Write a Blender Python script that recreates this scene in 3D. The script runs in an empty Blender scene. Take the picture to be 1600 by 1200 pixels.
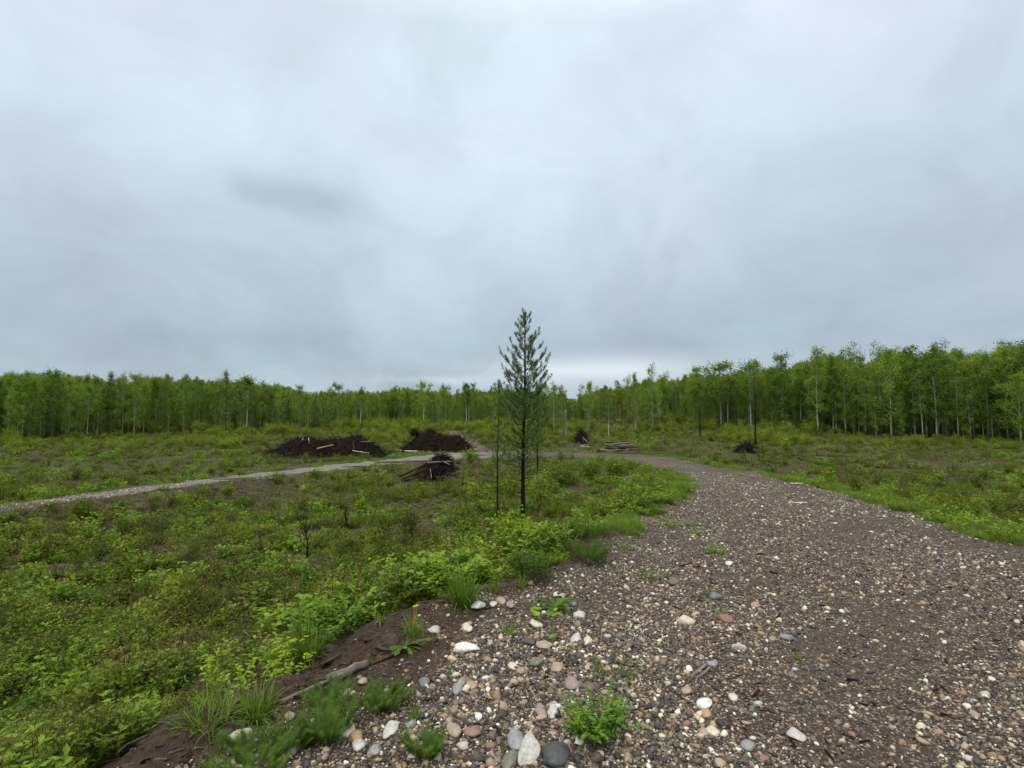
import bpy, math, random
import numpy as np
from mathutils import Vector
random.seed(7)
RNG = np.random.default_rng(7)
C = bpy.context.scene.collection
sc = bpy.context.scene

# ------------------------------------------------------------------ camera
EYE = 1.6; F = 850.0; PITCH = math.atan(55 / F)
cam_d = bpy.data.cameras.new('camera'); cam = bpy.data.objects.new('camera', cam_d); C.objects.link(cam)
cam_d.sensor_width = 36; cam_d.sensor_fit = 'HORIZONTAL'; cam_d.lens = 36 * F / 1600
cam_d.clip_start = 0.05; cam_d.clip_end = 4000
cam.location = (0, 0, EYE); cam.rotation_euler = (math.pi / 2 + PITCH, 0, 0)
sc.camera = cam

# ------------------------------------------------------------------ world
def N(nt, t, **kw):
    n = nt.nodes.new(t)
    for k, v in kw.items(): setattr(n, k, v)
    return n
def setin(n, **kw):
    for k, v in kw.items(): n.inputs[k.replace('_', ' ')].default_value = v
    return n
def math_n(nt, op, a, b=None, c=None, clamp=False):
    n = nt.nodes.new('ShaderNodeMath'); n.operation = op; n.use_clamp = clamp
    for i, v in enumerate((a, b, c)):
        if v is None: continue
        if isinstance(v, (int, float)): n.inputs[i].default_value = v
        else: nt.links.new(v, n.inputs[i])
    return n.outputs[0]
def ramp(nt, fac, stops, interp='LINEAR'):
    n = nt.nodes.new('ShaderNodeValToRGB'); n.color_ramp.interpolation = interp
    el = n.color_ramp.elements
    while len(el) < len(stops): el.new(0.5)
    for e, (p, c) in zip(el, stops):
        e.position = p; e.color = (c[0], c[1], c[2], 1) if not isinstance(c, (int, float)) else (c, c, c, 1)
    if fac is not None: nt.links.new(fac, n.inputs[0])
    return n.outputs[0]
def mixc(nt, fac, a, b, blend='MIX'):
    n = nt.nodes.new('ShaderNodeMix'); n.data_type = 'RGBA'; n.blend_type = blend
    for s, v in ((n.inputs[0], fac), (n.inputs[6], a), (n.inputs[7], b)):
        if isinstance(v, (int, float)): s.default_value = v
        elif isinstance(v, tuple): s.default_value = (v[0], v[1], v[2], 1)
        else: nt.links.new(v, s)
    return n.outputs[2]
def noise(nt, vec, scale, detail=4, rough=0.55, dist=0.0):
    n = nt.nodes.new('ShaderNodeTexNoise')
    n.inputs['Scale'].default_value = scale; n.inputs['Detail'].default_value = detail
    n.inputs['Roughness'].default_value = rough; n.inputs['Distortion'].default_value = dist
    if vec is not None: nt.links.new(vec, n.inputs['Vector'])
    return n.outputs[0]

SUN_EL, SUN_ROT = math.radians(52), math.radians(205)
w = bpy.data.worlds.new('World'); sc.world = w; w.use_nodes = True
nt = w.node_tree; nt.nodes.clear()
out = N(nt, 'ShaderNodeOutputWorld'); bg = N(nt, 'ShaderNodeBackground')
bg.inputs[1].default_value = 0.1
nt.links.new(bg.outputs[0], out.inputs[0])
sky = N(nt, 'ShaderNodeTexSky'); sky.sky_type = 'NISHITA'; sky.sun_disc = False
sky.sun_elevation = SUN_EL; sky.sun_rotation = SUN_ROT
tc = N(nt, 'ShaderNodeTexCoord')
sep = N(nt, 'ShaderNodeSeparateXYZ'); nt.links.new(tc.outputs['Generated'], sep.inputs[0])
zc = math_n(nt, 'MAXIMUM', sep.outputs[2], 0.0)
den = math_n(nt, 'ADD', zc, 0.55)
comb = N(nt, 'ShaderNodeCombineXYZ')
nt.links.new(math_n(nt, 'DIVIDE', sep.outputs[0], den), comb.inputs[0])
nt.links.new(math_n(nt, 'DIVIDE', sep.outputs[1], den), comb.inputs[1])
pv = comb.outputs[0]
elev_col = ramp(nt, zc, [(0.0, (.52, .61, .68)), (.06, (.43, .52, .59)), (.13, (.43, .525, .605)), (.27, (.545, .65, .74)),
                         (.42, (.645, .755, .85)), (.60, (.69, .80, .89)), (.75, (1.25, 1.30, 1.34)), (1.0, (2.2, 2.15, 2.1))])
big = noise(nt, pv, 1.5, 5, 0.5, 0.5)
fine = noise(nt, pv, 4.2, 9, 0.60, 0.8)
tint = noise(nt, pv, 2.6, 3, 0.5, 0.2)
m1 = ramp(nt, big, [(.30, .84), (.44, .93), (.56, 1.04), (.70, 1.09)])
m2 = ramp(nt, fine, [(.3, .93), (.5, 1.0), (.7, 1.06)])
cl = mixc(nt, 1.0, elev_col, m1, 'MULTIPLY'); cl = mixc(nt, 1.0, cl, m2, 'MULTIPLY')
cl = mixc(nt, 1.0, cl, ramp(nt, tint, [(.35, (1.02, .985, 1.015)), (.65, (.975, 1.01, 1.0))]), 'MULTIPLY')
# bright break in the cloud deck low over the forest, a little right of centre
def blob(ax, az, sx, sz, warp=0.0):
    a = math_n(nt, 'ARCTAN2', sep.outputs[0], sep.outputs[1])
    if warp: 
        a = math_n(nt, 'ADD', a, math_n(nt, 'MULTIPLY', math_n(nt, 'SUBTRACT', fine, .5), warp))
    da = math_n(nt, 'DIVIDE', math_n(nt, 'SUBTRACT', a, ax), sx)
    zz = sep.outputs[2]
    if warp: zz = math_n(nt, 'ADD', zz, math_n(nt, 'MULTIPLY', math_n(nt, 'SUBTRACT', big, .5), warp * .25))
    dz = math_n(nt, 'DIVIDE', math_n(nt, 'SUBTRACT', zz, az), sz)
    s = math_n(nt, 'ADD', math_n(nt, 'MULTIPLY', da, da), math_n(nt, 'MULTIPLY', dz, dz))
    return math_n(nt, 'POWER', 2.718, math_n(nt, 'MULTIPLY', s, -1.0))
cl = mixc(nt, math_n(nt, 'MULTIPLY', blob(.14, .085, .17, .024, .25), .9), cl, (.74, .83, .88))
cl = mixc(nt, math_n(nt, 'MULTIPLY', blob(-.12, .066, .12, .008, .3), .55), cl, (.70, .78, .85))
cl = mixc(nt, math_n(nt, 'MULTIPLY', blob(-.385, .355, .085, .030, .45), .62), cl, (.36, .44, .53))
cl = mixc(nt, math_n(nt, 'MULTIPLY', blob(.30, .33, .06, .05, .5), .35), cl, (.66, .74, .82))
# the background strength is 0.1, so the cloud radiance is given ten times over
sc10 = N(nt, 'ShaderNodeVectorMath'); sc10.operation = 'SCALE'; sc10.inputs[3].default_value = 10.0
nt.links.new(cl, sc10.inputs[0])
fin = mixc(nt, 0.97, sky.outputs[0], sc10.outputs[0])
nt.links.new(fin, bg.inputs[0])

sun_d = bpy.data.lights.new('sun', 'SUN'); sun = bpy.data.objects.new('sun', sun_d); C.objects.link(sun)
sun_d.energy = 1.5; sun_d.angle = math.radians(40); sun_d.color = (1, .97, .93)
sd = Vector((math.sin(SUN_ROT) * math.cos(SUN_EL), math.cos(SUN_ROT) * math.cos(SUN_EL), math.sin(SUN_EL)))
sun.rotation_euler = sd.to_track_quat('Z', 'Y').to_euler()
sc.view_settings.view_transform = 'Standard'; sc.view_settings.look = 'None'
sc.view_settings.exposure = 0.10; sc.view_settings.gamma = 1.0; sc.view_settings.use_curve_mapping = False
sc.cycles.max_bounces = 6; sc.cycles.transparent_max_bounces = 8

# ------------------------------------------------------------------ numeric helpers
def _hash(xi, yi, seed):
    h = (xi.astype(np.int64) * 374761393 + yi.astype(np.int64) * 668265263 + seed * 974634777) & 0xFFFFFFFF
    h = ((h ^ (h >> 13)) * 1274126177) & 0xFFFFFFFF
    h = h ^ (h >> 16)
    return (h & 0xFFFF) / 65535.0
def vnoise(x, y, seed=0):
    xi = np.floor(x); yi = np.floor(y); fx = x - xi; fy = y - yi
    fx = fx * fx * (3 - 2 * fx); fy = fy * fy * (3 - 2 * fy)
    a = _hash(xi, yi, seed); b = _hash(xi + 1, yi, seed); c = _hash(xi, yi + 1, seed); d = _hash(xi + 1, yi + 1, seed)
    return (a + (b - a) * fx) * (1 - fy) + (c + (d - c) * fx) * fy
def fbm(x, y, s, oct=4, seed=0):
    x = np.asarray(x, float); y = np.asarray(y, float); t = 0; a = 1; n = 0
    for o in range(oct):
        t = t + a * vnoise(x * s + 17.3 * o, y * s - 9.1 * o, seed + o); n += a; a *= .5; s *= 2.03
    return t / n
def ss(a, b, x):
    t = np.clip((x - a) / (b - a), 0, 1); return t * t * (3 - 2 * t)
def Z0(x, y):
    x = np.asarray(x, float); y = np.asarray(y, float)
    r = np.hypot(x, y); th = np.arctan2(x, y)
    z = -0.9 * ss(7, 32, r) + 1.35 * ss(42, 115, r)
    wr = ss(.05, .5, th)
    z = z + np.clip(r - 84, 0, 230) * .12 * wr * (np.abs(th) < 2.2)
    z = z + np.clip(r - 130, 0, 300) * .045 * (1 - wr)
    return z
def raydir(px, py):
    dx = (px - 800) / F; dy = (600 - py) / F
    return np.array([dx, math.cos(PITCH) - dy * math.sin(PITCH), math.sin(PITCH) + dy * math.cos(PITCH)])
RR = np.exp(np.linspace(math.log(1.0), math.log(400), 1600))
def hit(px, py, fn=None):
    fn = fn or H
    d = raydir(px, py); d = d / math.hypot(d[0], d[1])
    z = EYE + d[2] * RR; g = fn(d[0] * RR, d[1] * RR)
    k = np.argmax(z < g)
    if not (z < g).any(): k = len(RR) - 1
    if k > 0:
        a = z[k - 1] - g[k - 1]; b = g[k] - z[k]; r = RR[k - 1] + (RR[k] - RR[k - 1]) * a / max(a + b, 1e-9)
    else: r = RR[0]
    return np.array([d[0] * r, d[1] * r, float(fn(d[0] * r, d[1] * r))])
INNER_PX = [(120, 1400), (350, 1195), (420, 1120), (500, 1085), (570, 1052), (650, 992), (740, 942), (800, 905), (880, 885), (945, 862),
            (985, 825), (1060, 782), (1084, 760), (1068, 742), (1010, 727), (960, 718), (880, 713), (780, 714.5), (700, 717.5), (600, 726),
            (480, 738), (350, 752.5), (200, 772), (0, 802), (-200, 836)]
OUTER_PX = [(-200, 818), (0, 789), (200, 763), (350, 745), (480, 730.5), (600, 718.5), (700, 708), (780, 705.5), (880, 706.5), (960, 709), (1010, 711),
            (1060, 717), (1180, 738), (1250, 756), (1330, 778), (1450, 812), (1600, 862), (1750, 935)]
inner = [hit(a, b, Z0)[:2] for a, b in INNER_PX]; inner = np.array([np.array([-5.5, -6.])] + inner)
outer = [hit(a, b, Z0)[:2] for a, b in OUTER_PX]; outer = np.array(outer + [np.array([9., -6.])])
def seg_dist(x, y, P):
    d = np.full(np.shape(x), 1e9)
    for a, b in zip(P[:-1], P[1:]):
        ex, ey = b - a; L = ex * ex + ey * ey
        t = np.clip(((x - a[0]) * ex + (y - a[1]) * ey) / L, 0, 1)
        d = np.minimum(d, np.hypot(x - a[0] - t * ex, y - a[1] - t * ey))
    return d
def inside(x, y, P):
    c = np.zeros(np.shape(x), bool); n = len(P)
    for i in range(n):
        a, b = P[i], P[(i + 1) % n]
        if a[1] == b[1]: continue
        c ^= ((a[1] > y) != (b[1] > y)) & (x < (b[0] - a[0]) * (y - a[1]) / (b[1] - a[1]) + a[0])
    return c
ROADP = np.vstack([inner, outer])
def rutf(x, y):
    d = seg_dist(x, y, inner) + (fbm(x, y, .5, 3, 34) - .5) * 1.1
    w = np.maximum(np.exp(-((d - 2.9) / .42) ** 2), np.exp(-((d - 4.9) / .5) ** 2))
    return np.clip(w * (.5 + 1.2 * fbm(x, y, .8, 3, 35)), 0, 1) * (np.hypot(x, y) < 60)
PATH = np.array([hit(a, b, Z0)[:2] for a, b in [(770, 707), (748, 698), (722, 686), (712, 678), (706, 672)]])
def zones(x, y):
    """distance beyond the inner edge, distance beyond the outer edge, inside flag (with ragged edges)"""
    x = np.asarray(x, float); y = np.asarray(y, float)
    din = seg_dist(x, y, inner); dout = seg_dist(x, y, outer); ins = inside(x, y, ROADP)
    r = np.hypot(x, y)
    rag = (fbm(x, y, 1.6, 4, 5) - .5) * (.5 + .03 * r)
    sdd = np.where(ins, -np.minimum(din, dout), np.minimum(din, dout)) + rag
    basin = (din < dout)
    return sdd, basin, ins, r
PUD = []
def H(x, y, full=None):
    x = np.asarray(x, float); y = np.asarray(y, float)
    z = Z0(x, y)
    sdd, basin, ins, r = full if full is not None else zones(x, y)
    near = 1 - ss(14, 34, r)
    z = z - (ss(0.1, 2.9, sdd) * .75 + .25 * ss(.1, .9, sdd)) * basin * (.16 + .44 * near)
    z = z + .07 * np.exp(-((sdd - .12) / .25) ** 2) * basin * near * (r < 12)
    z = z - ss(0, 1.2, sdd) * (~basin) * .12
    soil = ss(-.1, .25, sdd)
    z = z + soil * ((fbm(x, y, .55, 4, 11) - .5) * .30 * (1 - ss(3, 60, r) * .3) + (fbm(x, y, 3.1, 4, 12) - .5) * .10)
    z = z + (fbm(x, y, 9, 4, 13) - .5) * (.012 + .035 * soil) * (1 - ss(8, 20, r))
    z = z + (fbm(x, y, 1.1, 3, 14) - .5) * .05 * (1 - soil)
    for (cx, cy, cz, rx, ry, ca, sa) in PUD:
        u = ((x - cx) * ca + (y - cy) * sa) / rx; v = (-(x - cx) * sa + (y - cy) * ca) / ry
        e = np.sqrt(u * u + v * v) + (fbm(x, y, 1.7, 3, 19) - .5) * .5; k = 1 - ss(.6, 1.15, e)
        z = z * (1 - k) + (cz - .035) * k
    return z
for (px, py, rx, ry, sl) in [(632, 721.5, 1.7, .75, .30), (385, 748, 1.15, .50, .45), (556, 729, .7, .35, .35), (742, 711, .9, .5, .0)]:
    q_ = hit(px, py, Z0); PUD.append((q_[0], q_[1], q_[2] + .01, rx, ry, math.cos(sl), math.sin(sl)))

# ------------------------------------------------------------------ mesh helpers
class MB:
    def __init__(s): s.v = []; s.t = []; s.q = []; s.a = []; s.n = 0
    def add(s, V, T=None, Q=None, var=0.5):
        V = np.asarray(V, float).reshape(-1, 3)
        if T is not None and len(T): s.t.append(np.asarray(T, int).reshape(-1, 3) + s.n)
        if Q is not None and len(Q): s.q.append(np.asarray(Q, int).reshape(-1, 4) + s.n)
        s.v.append(V); s.a.append(np.broadcast_to(np.asarray(var, float), (len(V),))); s.n += len(V)
        return s
    def mesh(s, name, mat, smooth=False):
        V = np.vstack(s.v); T = np.vstack(s.t) if s.t else np.zeros((0, 3), int); Q = np.vstack(s.q) if s.q else np.zeros((0, 4), int)
        me = bpy.data.meshes.new(name)
        me.vertices.add(len(V)); me.vertices.foreach_set('co', V.astype(np.float32).ravel())
        nl = T.size + Q.size; me.loops.add(nl)
        me.loops.foreach_set('vertex_index', np.concatenate([T.ravel(), Q.ravel()]).astype(np.int32))
        me.polygons.add(len(T) + len(Q))
        st = np.concatenate([np.arange(len(T)) * 3, T.size + np.arange(len(Q)) * 4]).astype(np.int32)
        me.polygons.foreach_set('loop_start', st)
        me.polygons.foreach_set('use_smooth', np.full(len(T) + len(Q), smooth, bool))
        me.update(calc_edges=True)
        at = me.attributes.new('var', 'FLOAT', 'POINT'); at.data.foreach_set('value', np.concatenate(s.a).astype(np.float32))
        for m in (mat if isinstance(mat, list) else [mat]): me.materials.append(m)
        return me
def link(name, me, parent=None, loc=None, **props):
    o = bpy.data.objects.new(name, me); C.objects.link(o)
    if parent is not None: o.parent = parent
    if loc is not None: o.location = loc
    for k, v in props.items():
        if v is not None: o[k] = v
    return o
def thing(name, label, cat, loc=(0, 0, 0), rz=0, group=None, s=1.0):
    o = link(name, None, None, loc, label=label, category=cat, group=group)
    o.rotation_euler = (0, 0, rz); o.scale = (s, s, s); return o

def norm(a): return a / np.maximum(np.linalg.norm(a, axis=-1, keepdims=True), 1e-9)
def rand_dirs(n, zmin=-1, zmax=1, rng=RNG):
    z = rng.uniform(zmin, zmax, n); a = rng.uniform(0, 2 * np.pi, n); r = np.sqrt(np.maximum(0, 1 - z * z))
    return np.stack([r * np.cos(a), r * np.sin(a), z], 1)
def strips(mb, base, d, up, L, W, K=3, prof=(.25, 1, .75, .04), droop=.3, var=.5, fold=0.0):
    """n leaf strips of K segments each"""
    n = len(base); base = np.asarray(base, float); d = norm(np.asarray(d, float)); up = np.broadcast_to(up, (n, 3))
    side = norm(np.cross(d, up)); nr = np.cross(side, d)
    L = np.broadcast_to(L, (n,)); W = np.broadcast_to(W, (n,)); droop = np.broadcast_to(droop, (n,))
    rows = []
    for k in range(K + 1):
        t = k / K
        c = base + d * (L * t)[:, None]; c = c + np.array([0, 0, -1.]) * (droop * L * t * t)[:, None]
        hw = side * (W * .5 * prof[k])[:, None]; f = nr * (W * fold * prof[k])[:, None]
        rows.append(c - hw + f); rows.append(c + hw + f)
    V = np.stack(rows, 1).reshape(-1, 3)
    m = 2 * (K + 1); Q = []
    for k in range(K): Q.append([2 * k, 2 * k + 1, 2 * k + 3, 2 * k + 2])
    Q = (np.array(Q)[None] + (np.arange(n) * m)[:, None, None]).reshape(-1, 4)
    va = np.repeat(np.broadcast_to(var, (n,)), m)
    mb.add(V, Q=Q, var=va)
def quads(mb, c, d, nrm, L, W, var=.5, fold=.15):
    """diamond leaves of two triangles"""
    n = len(c); d = norm(d); s = norm(np.cross(d, nrm)); up = np.cross(s, d)
    L = np.broadcast_to(L, (n,))[:, None]; W = np.broadcast_to(W, (n,))[:, None]
    V = np.stack([c - d * L * .5, c - s * W * .5 + up * W * fold, c + d * L * .5, c + s * W * .5 + up * W * fold], 1).reshape(-1, 3)
    T = (np.array([[0, 1, 2], [0, 2, 3]])[None] + (np.arange(n) * 4)[:, None, None]).reshape(-1, 3)
    mb.add(V, T=T, var=np.repeat(np.broadcast_to(var, (n,)), 4))
def tube(mb, P, R, sides=6, var=.5, cap=True):
    P = np.asarray(P, float); n = len(P); R = np.broadcast_to(R, (n,))
    T = norm(np.gradient(P, axis=0)); ref = np.array([0, 0, 1.]) if abs(T[0][2]) < .9 else np.array([1., 0, 0])
    rows = []
    for i in range(n):
        a = np.cross(T[i], ref); a /= max(np.linalg.norm(a), 1e-9); b = np.cross(T[i], a)
        an = np.arange(sides) * 2 * np.pi / sides
        rows.append(P[i] + R[i] * (np.cos(an)[:, None] * a + np.sin(an)[:, None] * b))
    V = np.vstack(rows); Q = []
    for i in range(n - 1):
        for j in range(sides):
            k = (j + 1) % sides
            Q.append([i * sides + j, i * sides + k, (i + 1) * sides + k, (i + 1) * sides + j])
    Tt = []
    if cap:
        V = np.vstack([V, P[0], P[-1]]); c0 = n * sides; c1 = c0 + 1
        for j in range(sides):
            k = (j + 1) % sides
            Tt.append([c0, k, j]); Tt.append([c1, (n - 1) * sides + j, (n - 1) * sides + k])
    mb.add(V, T=Tt, Q=Q, var=var)

# ------------------------------------------------------------------ materials
def newmat(name):
    m = bpy.data.materials.new(name); m.use_nodes = True; nt = m.node_tree; nt.nodes.clear()
    o = N(nt, 'ShaderNodeOutputMaterial'); p = N(nt, 'ShaderNodeBsdfPrincipled'); nt.links.new(p.outputs[0], o.inputs[0])
    return m, nt, p, o
def leafmat(name, stops, rnd=.5, trans=.3, rough=.6, spec=.12):
    m, nt, p, o = newmat(name)
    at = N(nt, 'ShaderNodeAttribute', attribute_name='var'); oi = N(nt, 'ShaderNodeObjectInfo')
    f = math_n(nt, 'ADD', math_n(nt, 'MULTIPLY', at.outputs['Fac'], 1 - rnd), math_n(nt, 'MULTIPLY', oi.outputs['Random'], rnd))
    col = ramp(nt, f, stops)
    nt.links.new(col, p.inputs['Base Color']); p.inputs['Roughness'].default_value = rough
    p.inputs['Specular IOR Level'].default_value = spec
    tr = N(nt, 'ShaderNodeBsdfTranslucent'); nt.links.new(mixc(nt, 1.0, col, (1.15, 1.2, .6), 'MULTIPLY'), tr.inputs[0])
    mx = N(nt, 'ShaderNodeMixShader'); mx.inputs[0].default_value = trans
    nt.links.new(p.outputs[0], mx.inputs[1]); nt.links.new(tr.outputs[0], mx.inputs[2]); nt.links.new(mx.outputs[0], o.inputs[0])
    return m
def surfmat(name, stops, scale=8, rough=.8, bump=.3, stretch=(1, 1, 1), spec=.3, detail=6, rnd=0.0, bscale=None):
    m, nt, p, o = newmat(name)
    tc = N(nt, 'ShaderNodeTexCoord'); mp = N(nt, 'ShaderNodeMapping'); mp.inputs['Scale'].default_value = stretch
    nt.links.new(tc.outputs['Object'], mp.inputs[0])
    f = noise(nt, mp.outputs[0], scale, detail, .6)
    g = f
    if rnd:
        oi = N(nt, 'ShaderNodeObjectInfo'); f = math_n(nt, 'ADD', math_n(nt, 'MULTIPLY', f, 1 - rnd), math_n(nt, 'MULTIPLY', oi.outputs['Random'], rnd))
    nt.links.new(ramp(nt, f, stops), p.inputs['Base Color'])
    p.inputs['Roughness'].default_value = rough; p.inputs['Specular IOR Level'].default_value = spec
    b = N(nt, 'ShaderNodeBump'); b.inputs['Strength'].default_value = bump; b.inputs['Distance'].default_value = .02
    if bscale: g = noise(nt, mp.outputs[0], bscale, 5, .6)
    nt.links.new(g, b.inputs['Height']); nt.links.new(b.outputs[0], p.inputs['Normal'])
    return m
G = dict(
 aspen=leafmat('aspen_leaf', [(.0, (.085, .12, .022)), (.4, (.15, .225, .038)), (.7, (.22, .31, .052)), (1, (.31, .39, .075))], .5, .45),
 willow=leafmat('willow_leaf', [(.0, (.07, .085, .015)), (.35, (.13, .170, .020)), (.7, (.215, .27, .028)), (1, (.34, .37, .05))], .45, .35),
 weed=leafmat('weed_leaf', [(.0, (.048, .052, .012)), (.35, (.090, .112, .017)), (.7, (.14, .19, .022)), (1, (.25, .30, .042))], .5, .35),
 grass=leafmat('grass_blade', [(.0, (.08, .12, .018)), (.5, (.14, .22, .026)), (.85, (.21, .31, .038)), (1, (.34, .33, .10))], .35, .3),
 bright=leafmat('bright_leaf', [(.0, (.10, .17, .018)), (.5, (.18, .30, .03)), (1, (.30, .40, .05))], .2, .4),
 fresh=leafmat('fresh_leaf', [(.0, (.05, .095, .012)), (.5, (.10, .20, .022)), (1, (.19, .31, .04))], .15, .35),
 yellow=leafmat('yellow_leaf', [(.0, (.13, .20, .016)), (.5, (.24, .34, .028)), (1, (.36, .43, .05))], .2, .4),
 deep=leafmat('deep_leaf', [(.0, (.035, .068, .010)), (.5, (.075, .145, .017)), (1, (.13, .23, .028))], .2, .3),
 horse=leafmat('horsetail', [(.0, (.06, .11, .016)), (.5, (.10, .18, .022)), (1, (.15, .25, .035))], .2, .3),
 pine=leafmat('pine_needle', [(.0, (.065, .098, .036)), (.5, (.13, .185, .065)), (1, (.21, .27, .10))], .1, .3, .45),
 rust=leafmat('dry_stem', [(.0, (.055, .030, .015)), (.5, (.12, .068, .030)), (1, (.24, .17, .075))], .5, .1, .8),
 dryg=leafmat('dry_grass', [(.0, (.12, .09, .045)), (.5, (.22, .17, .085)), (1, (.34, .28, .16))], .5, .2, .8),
 petal=leafmat('dandelion_petal', [(0, (.75, .50, .01)), (1, (.85, .62, .02))], .2, .2),
 bark=surfmat('dark_bark', [(.3, (.007, .006, .005)), (.6, (.020, .016, .013)), (.8, (.050, .040, .033))], 6, .95, .8, (8, 8, 1.6), spec=.05),
 pale=surfmat('aspen_bark', [(.3, (.12, .12, .085)), (.5, (.26, .26, .20)), (.75, (.45, .44, .37))], 2.0, .75, .4, (4, 4, 1), rnd=.35),
 white=surfmat('birch_bark', [(.28, (.06, .055, .05)), (.40, (.50, .49, .44)), (.75, (.72, .71, .66))], 2.2, .7, .3, (2, 2, 4)),
 twig=surfmat('twig', [(.3, (.014, .009, .007)), (.6, (.038, .025, .020)), (.85, (.10, .07, .055))], 5, .85, .6, spec=.1),
 log=surfmat('log_bark', [(.25, (.030, .019, .016)), (.5, (.065, .044, .038)), (.7, (.15, .115, .10)), (.85, (.34, .29, .25))], 5, .75, .6, (6, 1, 6), rnd=.4, spec=.15),
 drift=surfmat('weathered_wood', [(.3, (.09, .07, .052)), (.5, (.18, .145, .11)), (.75, (.34, .29, .23))], 7, .75, .8, (10, 1, 10)),
 bleach=surfmat('peeled_wood', [(.3, (.30, .24, .17)), (.6, (.55, .48, .38)), (.8, (.72, .66, .57))], 5, .7, .4, (8, 1, 8)),
 mound=surfmat('pile_soil', [(.3, (.006, .004, .0035)), (.55, (.016, .011, .009)), (.8, (.042, .028, .022))], 7, .95, 1.0, bscale=22, spec=.05),
 clod=surfmat('soil_clod', [(.3, (.045, .030, .022)), (.6, (.095, .065, .046)), (.85, (.15, .105, .075))], 14, .85, .8),
)

# ------------------------------------------------------------------ terrain
def build_terrain():
    a1 = np.radians(np.arange(-56, 56.01, .17)); a2 = np.radians(np.arange(58.5, 302, 3.0))
    ang = np.concatenate([a1, a2]); na = len(ang)
    r = [0.25, .6, 1.0]
    while r[-1] < 60: r.append(r[-1] * (1.0062 if r[-1] > 1.6 else 1.08))
    while r[-1] < 2600: r.append(r[-1] * 1.03)
    r = np.array(r); nr = len(r)
    A, Rr = np.meshgrid(ang, r); X = Rr * np.sin(A); Y = Rr * np.cos(A)
    z4 = zones(X, Y); Z = H(X, Y, z4); sdd, basin = z4[0], z4[1]
    V = np.stack([X, Y, Z], -1).reshape(-1, 3)
    V = np.vstack([V, [[0, 0, float(H(0., 0.))]]]); cen = len(V) - 1
    i, j = np.meshgrid(np.arange(nr - 1), np.arange(na), indexing='ij'); j2 = (j + 1) % na
    Q = np.stack([i * na + j, (i + 1) * na + j, (i + 1) * na + j2, i * na + j2], -1).reshape(-1, 4)
    T = np.array([[cen, k, (k + 1) % na] for k in range(na)])
    sd_ = sdd.ravel(); bs = basin.ravel(); xx = X.ravel(); yy = Y.ravel(); rr = np.hypot(xx, yy)
    pathd = seg_dist(xx, yy, PATH)
    road = 1 - ss(-.12, .12, sd_)
    isroad = (sd_ < 0)
    track = isroad & (xx < -.035 * rr) & (rr > 17)
    path = (~isroad) & (pathd < .9 + (fbm(xx, yy, .5, 3, 3) - .5))
    # bare brown soil beside the near road edge
    edge_n = fbm(xx, yy, 1.1, 3, 23)
    soil_in = (1 - ss(0, .16, -(sd_ + .26 * ss(.42, .62, edge_n)))) * (rr < 7) * (seg_dist(xx, yy, inner) < 1.2) * (xx < .1 * yy)
    soil = bs * (1 - ss(.95, 1.6, sd_ + .09 * np.maximum(rr - 4, 0) + (fbm(xx, yy, 1.3, 3, 21) - .5) * .9)) * (1 - ss(6.6, 8.6, rr)) * (1 - ss(-.05, .03, -sd_))
    soil = np.maximum(soil, soil_in * road * .9)
    zone = np.zeros(len(xx), int)            # 0 ground, 1 road, 2 track, 3 path, 4 bank
    zone[isroad] = 1; zone[track] = 2; zone[path] = 3; zone[(soil > .5) & ~isroad] = 4
    trk = np.where(track, 1., 0.) * ss(.0, .05, -sd_)
    names = ['ground', 'gravel_road', 'dirt_track', 'footpath', 'soil_bank']
    fz = zone[Q[:, 0]]
    mat = terrain_mat()
    attrs = dict(rut=np.append(rutf(xx, yy) * road, 0), road=np.append(np.maximum(road, 1 - ss(.5, 1.2, pathd)), 1), soil=np.append(soil, 0), trk=np.append(ss(-.02, .06, -xx / rr - .02) * (rr > 17) * road, 0), zz=np.append(sd_, -1))
    for k, nme in enumerate(names):
        q = Q[fz == k]; t = T if k == 1 else np.zeros((0, 3), int)
        if not len(q): continue
        u, inv = np.unique(np.concatenate([q.ravel(), t.ravel()]), return_inverse=True)
        mb = MB(); mb.add(V[u], T=inv[q.size:].reshape(-1, 3) if len(t) else None, Q=inv[:q.size].reshape(-1, 4))
        me = mb.mesh(nme, mat, True)
        for an, av in attrs.items():
            at = me.attributes.new(an, 'FLOAT', 'POINT'); at.data.foreach_set('value', av[u].astype(np.float32))
        link(nme, me, kind='structure')
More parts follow.
